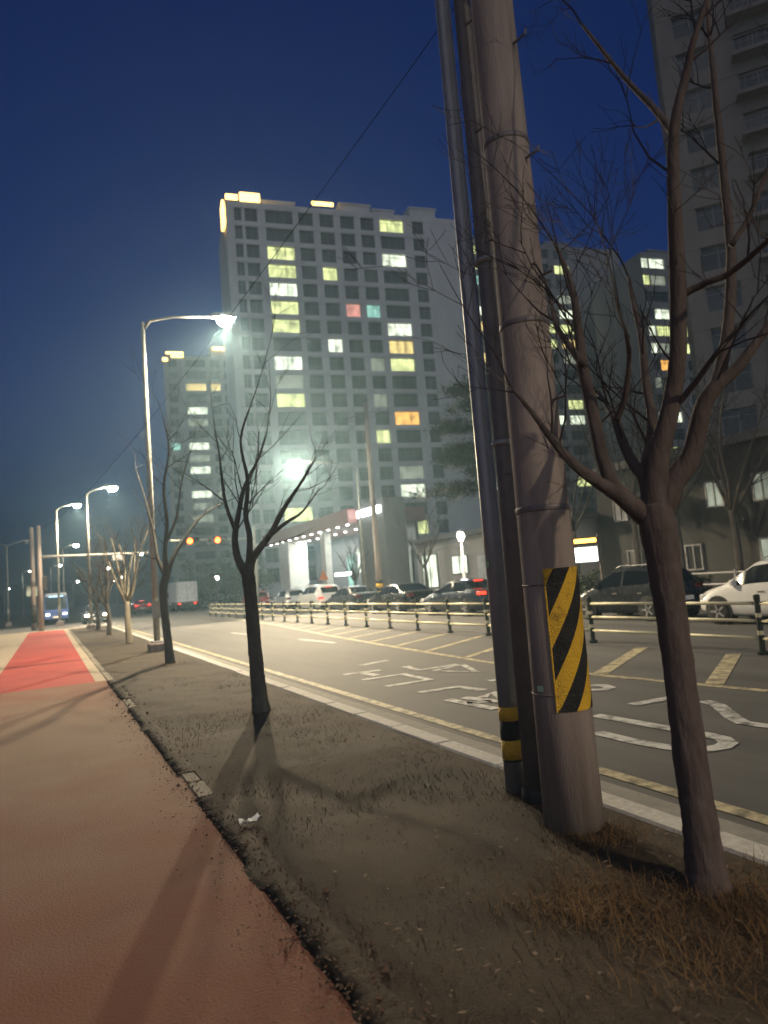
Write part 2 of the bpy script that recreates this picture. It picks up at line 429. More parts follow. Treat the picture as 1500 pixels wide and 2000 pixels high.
def facade_uv(P, az, px, py):
    dd = Vector((math.sin(R(az)), math.cos(R(az)), 0)); n = Vector((dd.y, -dd.x, 0)); d = ray(px, py)
    q = CAM + d*((Vector((P[0], P[1], CAM_H))-CAM).dot(n)/d.dot(n)); return (q-Vector((P[0], P[1], 0))).dot(dd), q.z
def lit_from_pixels(P, az, items, cols, ztop, wh, fh):
    out = {}
    for (px, py, k) in items:
        u, z = facade_uv(P, az, px, py); cs = sorted(cols)
        c = min(range(len(cs)), key=lambda i: abs(cs[i][0]-u)); r_ = round((ztop-1.15-.35-wh/2-z)/fh)
        out[(r_, c)] = k
    return out
# main tower
P1 = az_point(440, 405, 100); A1 = 99
cols1 = [(facade_uv(P1, A1, x, y)[0], w) for x, y, w in ((464, 412, 1.1), (490, 419, 1.9), (545, 425, 4.2), (597, 430, 2.25), (638, 433, 2.25), (678, 436, 2.25), (717, 438, 2.2), (765, 441, 4.0), (816, 446, 1.9))]
ZT1 = 57.45+1.05+1.5
lit1 = lit_from_pixels(P1, A1, [(550, 495, 'g'), (551, 530, 'g'), (553, 570, 'w'), (555, 602, 'g'), (558, 640, 'g'), (562, 712, 'w'), (558, 747, 'd'), (566, 782, 'g'), (581, 1005, 'g'),
    (765, 440, 'g'), (773, 510, 'w'), (782, 648, 'w'), (785, 681, 'y'), (790, 715, 'g'), (792, 820, 'o'), (745, 853, 'g'), (807, 925, 'd'), (807, 960, 'w'), (642, 537, 'g'), (688, 608, 'p'), (726, 608, 't'),
    (656, 680, 'w'), (735, 780, 'd'), (730, 710, 'd'), (759, 1030, 'g'), (812, 1030, 'g'), (815, 1058, 'g')], cols1, ZT1, 2.1, 2.85)
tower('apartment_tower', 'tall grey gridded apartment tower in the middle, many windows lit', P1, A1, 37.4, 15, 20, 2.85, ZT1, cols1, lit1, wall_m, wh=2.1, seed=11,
      roof_led=((.1, 1.9, -.1, .3, 1.05, 1.75), (2.2, 5.2, -.1, .3, .95, 2.2), (13.2, 16.6, -.1, .3, 1.3, 1.75), (-.5, -.15, .2, 3, -.6, .9), (-.5, -.15, .2, 3, -2.6, -1.0)),
      blocks=((6, 11, 3, 9, 2.2), (18, 23, 1.5, 8, 2.0), (23.4, 27, 1.5, 8, 1.4), (30, 34.5, 2, 9, 2.6)))
# smaller, farther tower on the left
P2 = az_point(318, 690, 165)
cols2 = [(facade_uv(P2, A1, x, y)[0], w) for x, y, w in ((338, 745, 2.0), (383, 745, 4.6), (421, 745, 2.2), (447, 745, 2.0))]
ZT2 = facade_uv(P2, A1, 330, 690)[1]
lit2 = lit_from_pixels(P2, A1, [(383, 745, 'y'), (421, 745, 'y'), (388, 792, 'w'), (387, 818, 'd'), (341, 862, 't'), (388, 862, 'w'), (392, 886, 'd'), (393, 908, 'w'), (396, 955, 'w'), (433, 953, 'd'), (403, 980, 'd'), (396, 1002, 'd')], cols2, ZT2, 1.75, 2.85)
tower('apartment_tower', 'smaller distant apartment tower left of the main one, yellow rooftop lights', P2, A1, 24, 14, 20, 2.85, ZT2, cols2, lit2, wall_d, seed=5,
      roof_led=((-.2, 1, -.1, .3, -.6, .2), (.6, 4.6, -.1, .3, 1.2, 1.7), (1.8, 4.6, -.1, .3, .3, .9), (11.5, 16, 1.1, 1.5, 2.8, 3.6)), blocks=((11, 17, 1.6, 8, 2.7),))
# tower right of the main one, behind the poles
P3 = az_point(890, 480, 119); A3 = 99
cols3 = [(facade_uv(P3, A3, x, y)[0], w) for x, y, w in ((903, 560, 1.2), (930, 560, 2.2), (985, 560, 3.8), (1030, 580, 2.0), (1076, 640, 2.2), (1110, 640, 3.2))]
ZT3 = facade_uv(P3, A3, 930, 462)[1]
lit3 = lit_from_pixels(P3, A3, [(922, 492, 'g'), (928, 560, 't'), (932, 592, 'w'), (903, 592, 'd'), (940, 623, 'y'), (945, 690, 'y'), (1098, 525, 'g'), (1100, 580, 'd'), (1105, 615, 'w'), (1075, 640, 'g'), (1113, 645, 'g'), (1080, 675, 'g'), (1116, 675, 'y'), (1105, 710, 'd'), (1130, 775, 'g'), (1090, 830, 'w'), (1135, 830, 'w'), (968, 885, 'g')], cols3, ZT3, 1.75, 2.85)
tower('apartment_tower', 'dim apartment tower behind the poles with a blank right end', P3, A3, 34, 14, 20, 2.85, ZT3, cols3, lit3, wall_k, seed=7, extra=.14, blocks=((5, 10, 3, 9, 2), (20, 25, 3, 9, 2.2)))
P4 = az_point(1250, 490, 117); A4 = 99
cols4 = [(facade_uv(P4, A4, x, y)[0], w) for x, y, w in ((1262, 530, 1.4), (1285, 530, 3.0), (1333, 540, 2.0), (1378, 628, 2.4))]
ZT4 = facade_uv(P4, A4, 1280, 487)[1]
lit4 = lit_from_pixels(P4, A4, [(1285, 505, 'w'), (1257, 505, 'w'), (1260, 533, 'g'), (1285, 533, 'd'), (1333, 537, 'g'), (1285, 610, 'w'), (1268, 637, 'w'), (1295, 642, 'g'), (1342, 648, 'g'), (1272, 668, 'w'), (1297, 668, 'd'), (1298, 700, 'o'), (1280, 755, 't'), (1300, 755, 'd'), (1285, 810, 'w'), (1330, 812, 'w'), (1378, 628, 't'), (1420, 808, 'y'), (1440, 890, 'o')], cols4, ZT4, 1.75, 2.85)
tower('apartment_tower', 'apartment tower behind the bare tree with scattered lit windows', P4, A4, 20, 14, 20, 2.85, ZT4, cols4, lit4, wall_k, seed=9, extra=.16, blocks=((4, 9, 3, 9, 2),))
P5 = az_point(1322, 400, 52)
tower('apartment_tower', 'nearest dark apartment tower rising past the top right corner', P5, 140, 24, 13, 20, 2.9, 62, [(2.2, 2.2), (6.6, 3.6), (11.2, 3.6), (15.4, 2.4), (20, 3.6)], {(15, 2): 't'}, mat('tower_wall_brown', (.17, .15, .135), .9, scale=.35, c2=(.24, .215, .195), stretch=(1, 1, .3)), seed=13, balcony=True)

# ------------------------------------------------------------------ gate and low buildings across the road
gt = thing('complex_gate', 'lit entrance gate with flat canopy, pale pillar and dark end wall', 'gate', (22, 46, 0))
dark_clad = mat('dark_cladding', (.11, .105, .11), .6, scale=.6, c2=(.15, .14, .145))
marble = mat('pale_marble', (.5, .49, .46), .5, scale=1.6, c2=(.68, .66, .62), detail=9)
MB().bbox(-.2, 1.6, -1.6, 3.2, 0, 7.5, .05).build('end_wall', dark_clad, gt)
MB().bbox(-1.0, 6, 3.2, 27, 6.1, 7.25, .06).build('canopy', mat('canopy_red', (.26, .10, .10), .6, scale=.8, c2=(.33, .14, .135)), gt)
MB().bbox(-.6, 1.4, 19.6, 22.6, 0, 6.1, .04).build('pillar', marble, gt)
MB().bbox(-.5, .1, 9.8, 10.8, 0, 6.1, .04).build('pillar', marble, gt)
MB().box(5, 5.3, 3.4, 27, 0, 6.1).build('back_wall', dark_clad, gt)
MB().box(-.32, -.22, -1.2, 2.9, 6.45, 6.95).build('light_sign', white_led, gt)
dl = MB().lathe([(.13, 0), (.13, .05)], 10).mesh('downlight', white_led)
for i in range(11): link('downlight', dl, gt, (-.6, 4.2+i*2.1, 6.03))
for i in range(8): link('downlight', dl, gt, (2.2, 4.2+i*2.4, 6.03))
MB().box(-.35, -.25, 22.7, 23.3, 4.6, 5.6).build('light_sign', white_led, gt)
for (y0, y1, z0, z1, m) in ((4.2, 6.6, 1.0, 3.8, LIT['d']), (12.5, 15, 2.4, 4.6, LIT['w']), (15.6, 17.6, 1.0, 4.2, LIT['t'])):
    f = MB().box(4.86, 4.98, y0-.1, y1+.1, z0-.1, z1+.1).build('window', frame_m, gt)
    MB().box(4.80, 4.85, y0, y1, z0, z1).build('pane', m, f)
MB().box(2.2, 2.6, 11.5, 14.6, 2.2, 2.45).build('counter_light', white_led, gt)
pa = bpy.data.lights.new('gate_light', 'AREA'); pa.shape = 'RECTANGLE'; pa.size = 3; pa.size_y = 20; pa.energy = 520; pa.color = (.95, 1, .92)
po = bpy.data.objects.new('gate_light', pa); col.objects.link(po); po.parent = gt; po.location = (2, 15, 5.95)

lb = thing('low_building', 'single storey annex beside the gate, lit windows and pale shutter', 'building', (24, 27.5, 0))
MB().box(0, 9, 0, 16.5, 0, 3.9).build('wall', wall_d, lb)
MB().bbox(-.6, 9.3, -.3, 16.8, 3.9, 4.2, .03).build('roof', dark_clad, lb)
def flush_window(parent, x, y0, y1, z0, z1, m, name='window'):
    f = MB(); e = .07
    f.box(x-.1, x-.004, y0-e, y1+e, z1, z1+e); f.box(x-.1, x-.004, y0-e, y1+e, z0-e, z0)
    f.box(x-.1, x-.004, y0-e, y0, z0, z1); f.box(x-.1, x-.004, y1, y1+e, z0, z1)
    f.box(x-.09, x-.02, (y0+y1)/2-.03, (y0+y1)/2+.03, z0, z1)
    o = f.build(name, frame_m, parent); MB().box(x-.05, x-.01, y0, y1, z0, z1).build('pane', m, o)
    return o
flush_window(lb, 0, 13.6, 15.6, .8, 3.0, LIT['w']); flush_window(lb, 0, 9.8, 11.6, 1.6, 2.7, LIT['w'])
MB().box(-.08, -.01, 4.2, 8.6, .2, 2.6).build('shutter', mat('pale_shutter', (.5, .53, .55), .6), lb)
flush_window(lb, 0, .8, 3.0, 1.0, 2.6, pane_a)
db = thing('low_building', 'dark low-rise with a few teal windows behind the right-hand cars', 'building', (25.5, 10, 0))
MB().box(0, 10, 0, 17, 0, 6.0).build('wall', mat('low_dark', (.035, .034, .033), .9, scale=.6, c2=(.055, .053, .05)), db)
MB().bbox(-.25, 10.2, -.2, 17.2, 6.0, 6.4, .04).build('roof', mat('roof_dim', (.12, .115, .11), .8), db)
for (y, z, m) in ((1.2, 3.6, pane_a), (4, 3.6, pane_b), (7.4, 3.6, LIT['d']), (9.6, 3.6, LIT['d']), (12.4, 3.6, pane_a), (15, 3.6, pane_b),
                  (1.2, 1.0, pane_a), (4, 1.0, LIT['w']), (7.4, 1.0, LIT['d']), (11, 1.0, pane_a), (14.4, 1.0, pane_b)):
    flush_window(db, 0, y, y+.75, z, z+1.0, m)

# ------------------------------------------------------------------ street lamps
def make_lamp(label, loc, height, arm, group, lens, light=0, lit_cone=150, plinth=True, double=False, rz=0, aim=None):
    t = thing('street_lamp', label, 'street lamp', loc, rz, group)
    MB().tube([(0, 0, .3), (0, 0, height*.5), (0, 0, height-.35)], [.095, .08, .06], 10).build('pole', polem, t, True)
    if plinth: MB().bbox(-.26, .26, -.26, .26, -.1, .26, .04).build('plinth', concrete, t)
    MB().bbox(-.16, .16, -.16, .16, .26, .32, .02).build('base_plate', steel, t)
    MB().box(-.11, .11, -.135, -.085, 1.0, 1.5).build('hatch', polem, t)
    for s in ((1, -1) if double else (1,)):
        pts = [(0, 0, height-.6), (s*arm*.08, 0, height-.28), (s*arm*.35, 0, height-.08), (s*(arm-.35), 0, height+.05)]
        MB().tube(pts, [.05, .045, .04, .035], 8).build('arm', polem, t, True)
        h = MB(); x0, x1 = s*(arm-.45), s*(arm+.35); z = height+.03
        h.prism([(x0, -.09, z), (s*arm, -.24, z-.0), (x1, -.18, z), (x1, .18, z), (s*arm, .24, z-.0), (x0, .09, z)][::s], (0, 0, .11))
        h.prism([(x0+s*.1, -.05, z+.11), (x1-s*.1, -.09, z+.11), (x1-s*.1, .09, z+.11), (x0+s*.1, .05, z+.11)][::s], (0, 0, .05))
        hd = h.build('lamp_head', steel, t)
        l = MB(); l.lathe([(.05, -.2), (.17, -.17), (.24, -.07), (.25, .0)], 16, 'z', (s*(arm+.02), 0, height+.0)); l.build('lens', lens, hd, True)
        if light:
            L = bpy.data.lights.new('lamp_light', 'SPOT'); L.energy = light; L.spot_size = R(lit_cone); L.spot_blend = .6
            L.color = (1, .80, .52); L.shadow_soft_size = .14
            lo = bpy.data.objects.new('lamp_light', L); col.objects.link(lo); lo.parent = hd; lo.location = (s*(arm+.02), 0, height-.3)
            if aim: lo.rotation_euler = aim
    return t
LP = 5200
make_lamp('nearest street lamp, its arm reaching over the road beside the tower', (2.91, 22.06, 0), 10.6, 2.6, 'street lamps along the road', lamp_lens, LP*.5, 160)
L2 = at_x(570, 905, 13.6)
# its luminaire is tilted up across the road (in the lamp's own axes, which are turned by 180 degrees)
AIM2 = Vector((.28*.86, .96*.86, -.55)).normalized().to_track_quat('-Z', 'Y').to_euler()
make_lamp('bright street lamp in front of the main tower, over the far lanes', (17.9, L2.y, 0), L2.z+.1, 4.2, 'street lamps along the road', lamp_lens, LP*1.35, 128, rz=math.pi, aim=AIM2)
L3 = at_y(219, 956, 46); L4 = at_y(150, 989, 60)
make_lamp('street lamp down the road with a bright yellow-white head, second on the verge', (L3.x-1.5, 46, 0), L3.z+.1, 1.5, 'street lamps along the road', lamp_lens, LP*.35, 140)
make_lamp('farther street lamp left of the second verge lamp, glowing small', (L4.x-1.5, 60, 0), L4.z+.1, 1.5, 'street lamps along the road', lamp_lens, LP*.5, 140)
make_lamp('street lamp on the verge behind the viewer', (2.91, -13, 0), 9.95, 2.55, 'street lamps along the road', lamp_lens, LP*.28, 160)
q = at_y(13, 1060, 75)
make_lamp('unlit double-armed lamp at the far left edge', (q.x, 75, 0), q.z, 1.6, None, mat('lens_off', (.4, .4, .38), .3), double=True)
far = [(148, 1066), (60, 1116), (116, 1105), (212, 1110), (275, 1082), (390, 1118), (152, 1136), (237, 1127), (221, 1134), (17, 1150)]
far_lab = ['highest of the small white lamps above the minibus', 'small distant lamp left of the mast arm pole', 'small distant lamp close above the minibus roof',
    'distant lamp under the mast arm, right of the second verge lamp', 'small distant lamp just left of the nearest lamp pole', 'small distant lamp above the white box truck',
    'faint distant lamp right of the minibus', 'faint distant lamp left of the pale-trunked tree', 'faint distant lamp above the oncoming headlights', 'lowest distant lamp at the left edge of the picture']
proto = None
for i, (x, y) in enumerate(far):
    d = ray(x, y); hgt = 7.2; dist = (hgt-CAM_H)/d.z if d.z > 0 else 250
    if dist > 300: dist = 300
    p = CAM + d*dist
    if proto is None:
        proto = make_lamp('small white street lamp far off beyond the junction', (0, 0, 0), hgt, 1.2, 'distant street lamps', far_lens)
        t = proto
    else: t = copy_tree(proto)
    t.location = (p.x-1.2, p.y, p.z-hgt+.07); t['label'] = far_lab[i]
# garden lamp by the gate annex
q = at_x(900, 1047, 20.3)
gl = thing('garden_lamp', 'white globe lantern on a pale post behind the queue of cars', 'lamp', (q.x, q.y, 0))
MB().tube([(0, 0, 0), (0, 0, .5), (0, 0, .52), (0, 0, q.z-.35)], [.16, .14, .08, .06], 10).build('post', mat('pale_post', (.55, .54, .5), .6), gl, True)
MB().lathe([(.05, -.35), (.2, -.28), (.12, -.22)], 12, 'z', (0, 0, q.z)).build('collar', mat('pale_post', (.5,)*3), gl, True)
MB().lathe([(.05, -.2), (.17, -.12), (.2, 0), (.17, .12), (.05, .2)], 14, 'z', (0, 0, q.z)).build('globe', emit('globe', (1, .95, .88), 16), gl, True)
MB().lathe([(.22, .18), (.2, .24), (.03, .36)], 12, 'z', (0, 0, q.z)).build('cap', steel, gl, True)
L = bpy.data.lights.new('lamp_light', 'POINT'); L.energy = 45; L.shadow_soft_size = .22; L.color = (1, .93, .85)
lo = bpy.data.objects.new('lamp_light', L); col.objects.link(lo); lo.parent = gl; lo.location = (-.35, -.35, q.z)
q = at_depth(423, 1130, 75)
gl2 = thing('garden_lamp', 'round white lamp by the dark trees left of the gate', 'lamp', (q.x, q.y, -.25))
MB().tube([(0, 0, 0), (0, 0, q.z)], [.09, .06], 8).build('post', steel_d, gl2)
MB().lathe([(.05, -.2), (.2, -.12), (.25, 0), (.2, .14), (.05, .2)], 12, 'z', (0, 0, q.z+.3)).build('globe', emit('globe', (1, .95, .88), 16), gl2, True)

# ------------------------------------------------------------------ traffic signals
def signal_head(parent, x, z, y=0):
    h = MB().bbox(x-.62, x+.64, y-.14, y+.14, z-.23, z+.23, .04).build('signal_head', black_pl, parent)
    for k, m in ((-.4, mat('red_off', (.012, .004, .004), .3)), (0, amber), (.4, mat('green_off', (.004, .012, .009), .3))):
        MB().lathe([(.10, -.22), (.175, -.17), (.18, -.13)], 16, 'y', (x+k, y, z)).build('lens', m, h, True)
        v = MB()
        for i in range(9):
            a0 = math.pi*i/9-.0; a1 = math.pi*(i+1)/9
            v.prism([(x+k+.185*math.cos(a0), y-.145, z+.185*math.sin(a0)), (x+k+.185*math.cos(a1), y-.145, z+.185*math.sin(a1)),
                     (x+k+.2*math.cos(a1), y-.145, z+.2*math.sin(a1)), (x+k+.2*math.cos(a0), y-.145, z+.2*math.sin(a0))], (0, -.2, 0))
        v.build('visor', black_pl, h)
YS = 47.0
s1 = at_y(370, 1057, YS); s2 = at_y(424, 1055, YS); pbx = at_y(500, 1100, YS).x
ts = thing('traffic_signal', 'mast arm signal with two amber lights glowing over the road', 'traffic signal', (pbx, YS, ZR))
MB().tube([(0, 0, 0), (0, 0, s2.z+.9)], [.13, .1], 10).build('pole', polem, ts, True)
za = (s1.z+s2.z)/2-ZR
MB().tube([(0, .22, za), (s1.x-pbx-1.2, .22, za+.12)], [.07, .045], 8).build('arm', polem, ts, True)
for s in (s1, s2): signal_head(ts, s.x-pbx, s.z-ZR)
MB().bbox(-.3, .3, -.3, .3, 0, .2, .03).build('base_plate', concrete, ts)
gb = ground_at(82, 1229)
ms = thing('mast_arm_pole', 'pale mast arm pole at the junction, arm stretched out over the road', 'pole', (gb.x, 50.0, 0))
q0 = at_y(92, 1087, 50); q1 = at_y(290, 1079, 50)
MB().tube([(0, 0, 0), (0, 0, 6.8)], [.17, .13], 10).build('pole', concrete, ms, True)
MB().tube([(0, 0, q0.z), (q1.x-gb.x, 0, q1.z)], [.09, .05], 8).build('arm', mat('pale_post', (.5,)*3), ms, True)
MB().bbox(4.4, 5.2, -.12, .12, q1.z-.42, q1.z-.08, .03).build('camera_box', steel, ms)
MB().bbox(.12, .42, -.1, .1, 2.6, 3.5, .03).build('signal_box', black_pl, ms)
up2 = at_y(66, 1190, 52)
po2 = thing('utility_pole', 'thin concrete pole at the junction beside the mast arm pole', 'utility pole', (up2.x, 52, 0))
MB().tube([(0, 0, 0), (0, 0, 6.9)], [.17, .12], 10).build('pole', concrete, po2, True)
MB().box(-.4, .4, -.06, .06, 2.3, 3.0).build('sign_plate', mat('sign_back', (.3, .34, .3), .6), po2)
MB().tube([(0, 0, .5), (0, 0, 1.7)], [.178, .172], 10).build('guard_sheet', guard_k, po2, True)

# ------------------------------------------------------------------ near poles
def vtube(base, h, r0_, r1_, n, seg=2, lean=(0, 0)):
    pts = [(lean[0]*h*i/seg, lean[1]*h*i/seg, h*i/seg) for i in range(seg+1)]
    return MB().tube(pts, [r0_+(r1_-r0_)*i/seg for i in range(seg+1)], n)
bp = ground_at(1122, 1612)
big = thing('utility_pole', 'thick concrete utility pole with a yellow and black striped guard', 'utility pole', (bp.x, bp.y, -.05))
pr = lambda z: .188-.0075*z
LEAN = (0.0, 0.0)
vtube(None, 10.5, .188, .11, 28, 8, LEAN).build('pole', concrete, big, True)
# striped sheet: wraps the road side only, raised 6 mm; every band its own mesh
Z0, Z1 = 0.79, 1.68
def guard_pt(a, z, off=.007):
    r_ = pr(z)+off; return (r_*math.cos(a)+LEAN[0]*z, r_*math.sin(a)+LEAN[1]*z, z)
toward = math.atan2(-bp.y, -bp.x)                                 # direction to the viewer
a0, a1 = toward-.18, toward+math.pi+.9                            # seam faces the viewer, sheet goes round the road side
pitch_ = .50; slope = .30
def band(zlo, zhi, m, rise):
    mb = MB(); NA = 26; NZ = 5; grid = {}
    for i in range(NA+1):
        a = a0+(a1-a0)*i/NA
        for j in range(NZ+1):
            z = zlo+(zhi-zlo)*j/NZ+rise*(a-a0); z = min(max(z, Z0), Z1)
            grid[i, j] = len(mb.v); mb.v.append(guard_pt(a, z))
    for i in range(NA):
        for j in range(NZ):
            q = [grid[i, j], grid[i+1, j], grid[i+1, j+1], grid[i, j+1]]
            zs = [mb.v[k][2] for k in q]
            if max(zs)-min(zs) > 1e-5 and not (zs[0] == zs[3] and zs[1] == zs[2]): mb.face(q)
    if not mb.f: return
    used = sorted({i for q in mb.f for i in q}); mp = {k: i for i, k in enumerate(used)}
    mb.v = [mb.v[k] for k in used]; mb.f = [[mp[k] for k in q] for q in mb.f]
    return mb.build('guard_stripe', m, big, True)
z = .77-.2*10; k = 0
while z < Z1:
    band(z, z+.2, guard_k if k % 2 else guard_y, .33); z += .2; k += 1
MB().tube([guard_pt(a0, Z0, .008), guard_pt(a0, Z1, .008)], .006, 6).build('guard_seam', guard_y, big)
for zz_ in (Z0+.1, Z1-.1):
    pts = [guard_pt(2*math.pi*i/24, zz_, .004) for i in range(25)]
    MB().tube(pts, .004, 5, False).build('strap', steel_d, big)
for a_, zc, w_ in ((toward-.75, .93, .05),):
    p = [guard_pt(a_+s*w_/pr(zc)/2, zc+t*.018, .004) for s, t in ((-1, -1), (1, -1), (1, 1), (-1, 1))]
    MB().poly(p).build('sticker', mat('sticker_green', (.4, .62, .4), .5), big)
for k in range(9):
    z_ = 2.35+.42*k; a_ = toward+(.9 if k % 2 else -2.2)
    c_, d_ = math.cos(a_), math.sin(a_); r_ = pr(z_)
    MB().tube([(c_*(r_-.02), d_*(r_-.02), z_), (c_*(r_+.11), d_*(r_+.11), z_), (c_*(r_+.11), d_*(r_+.11), z_+.03)], .009, 6).build('step_bolt', steel_d, big)
for zc in (2.05, 3.3, 4.6):
    MB().lathe([(pr(zc)+.003, zc), (pr(zc)+.006, zc+.004), (pr(zc)+.006, zc+.034), (pr(zc)+.003, zc+.038)], 28).build('steel_band', steel_d, big, True)
for zc in (6.2, 6.9):
    MB().bbox(-.9, .9, -.05, .05, zc, zc+.09, .01).build('cross_arm', steel_d, big)
p2 = ground_at(1056, 1568)
pl2 = thing('conduit_pole', 'dark brown steel pole close beside the striped concrete pole', 'pole', (p2.x, p2.y+.02, -.05))
vtube(None, 9.5, .09, .052, 20, 4, LEAN).build('pole', steel_d, pl2, True)
MB().lathe([(.115, 0), (.115, .14), (.094, .16)], 20).build('base_collar', black_pl, pl2, True)
for zc in (2.6, 4.0): MB().lathe([(.088, zc), (.096, zc+.01), (.096, zc+.03), (.088, zc+.04)], 20, 'z', (LEAN[0]*zc, 0, 0)).build('clamp', steel, pl2, True)
p3 = ground_at(1008, 1548)
pl3 = thing('sign_pole', 'slim grey steel pole with yellow and black bands near its foot', 'pole', (p3.x, p3.y, -.05))
vtube(None, 9.0, .074, .054, 20, 4, LEAN).build('pole', steel, pl3, True)
for zlo, zhi, m in ((.30, .44, guard_y), (.44, .58, guard_k), (.58, .68, guard_y)):
    MB().lathe([(.0765, zlo), (.0765, zhi)], 20, 'z', (LEAN[0]*zlo, 0, 0)).build('band', m, pl3, True)
MB().lathe([(.0775, .285), (.0775, .30)], 20).build('band', guard_k, pl3, True)
MB().lathe([(.13, 0), (.13, .03), (.08, .05)], 20).build('base_flange', steel, pl3, True)
s_ = at_depth(935, 1093, depth_of((p3.x, p3.y, 1.7)))
MB().box(-.085, -.073, -.03, .0, 1.72, 1.765).build('sticker', mat('sticker_green', (.4, .62, .4), .5), pl3)
# cables along the verge
for k, (dx, z0_, z1_) in enumerate(((.75, 7.05, 6.7),)):
    a = Vector((bp.x+dx, bp.y, z0_)); b = Vector((up2.x+dx*.15, 52, z1_))
    pts = [a.lerp(b, i/24)-Vector((0, 0, 1.1*4*(i/24)*(1-i/24))) for i in range(25)]
    tag(MB().tube(pts, .005, 5).build('overhead_cable', rubber, None, True), 'overhead cable running from the striped pole down the road', 'cable')
# concrete pole across the road
q = at_x(741, 1143, 17.95)
fp = thing('utility_pole', 'concrete utility pole across the road in front of the tower, banded foot', 'utility pole', (q.x, q.y, 0))
vtube(None, 12.5, .2, .13, 14, 4).build('pole', concrete, fp, True)
for i in range(4): MB().lathe([(.206, .7+.22*i), (.205, .92+.22*i)], 14).build('band', (guard_y, guard_k)[i % 2], fp, True)

# ------------------------------------------------------------------ median fence
FX = 10.62
fence = thing('median_fence', 'low median fence with dark posts and three pale rails', 'fence', (FX, 0, ZR))
pm = MB().lathe([(.09, 0), (.09, .05), (.048, .07), (.048, .90), (.055, .92), (.055, .98), (.03, 1.0)], 10).mesh('post', postm)
bm_ = MB().lathe([(.0505, 0), (.0505, .07)], 10).mesh('reflector_band', railm)
cm_ = MB().lathe([(.065, 0), (.065, .06)], 10).mesh('rail_clamp', postm)
rl = MB().tube([(0, 0, 0), (0, 2.0, 0)], .029, 8).mesh('rail', railm, True)
Y = 1.8; rr = random.Random(8); n = 0
while Y < 53:
    p = link('post', pm, fence, (0, Y, 0)); p.rotation_euler = (rr.uniform(-.02, .02), rr.uniform(-.02, .02), 0)
    for zc in (.33, .62): link('reflector_band', bm_, p, (0, 0, zc))
    if Y+2 < 53.5:
        for zc in (.27, .56, .85): link('rail', rl, fence, (0, Y, zc))
    Y += 2.0

# ------------------------------------------------------------------ vehicles
def interp(tab, t):
    for (a, va), (b, vb) in zip(tab, tab[1:]):
        if a <= t <= b:
            s = (t-a)/(b-a) if b > a else 0
            return va+(vb-va)*s
    return tab[0][1] if t < tab[0][0] else tab[-1][1]
def smooth_tab(tab, w):
    return lambda t: sum(interp(tab, t+w*k/3) * (4-abs(k)) for k in range(-3, 4))/16
STY = {
 'hatch': dict(L=3.65, W=1.62, H=1.52, wb=(.62, 3.02), top=[(0, .58), (.06, .72), (.25, .82), (.78, .95), (1.55, 1.46), (2.2, 1.52), (3.0, 1.47), (3.3, 1.36), (3.55, .98), (3.62, .74), (3.65, .58)], belt=[(0, .58), (.78, .88), (3.3, 1.0), (3.65, .6)], glass=(1.05, 3.1), split=2.05, ws=(.86, 1.5), rg=(3.28, 3.52), rails=True),
 'sedan': dict(L=4.75, W=1.84, H=1.46, wb=(.9, 3.75), top=[(0, .55), (.08, .68), (.4, .8), (1.25, .95), (2.1, 1.40), (2.7, 1.46), (3.3, 1.4), (4.05, 1.06), (4.6, 1.02), (4.72, .85), (4.75, .5)], belt=[(0, .55), (1.2, .88), (4.1, 1.0), (4.6, .98), (4.75, .5)], glass=(1.55, 3.75), split=2.65, ws=(1.32, 2.05), rg=(3.4, 4.0), rails=False),
 'suv': dict(L=4.45, W=1.86, H=1.68, wb=(.85, 3.5), top=[(0, .62), (.07, .8), (.3, .98), (1.1, 1.1), (1.8, 1.58), (2.5, 1.68), (3.7, 1.62), (4.0, 1.52), (4.32, 1.08), (4.4, .8), (4.45, .55)], belt=[(0, .62), (1.1, 1.02), (3.9, 1.14), (4.45, .6)], glass=(1.35, 3.85), split=2.5, ws=(1.18, 1.75), rg=(4.02, 4.28), rails=True),
}
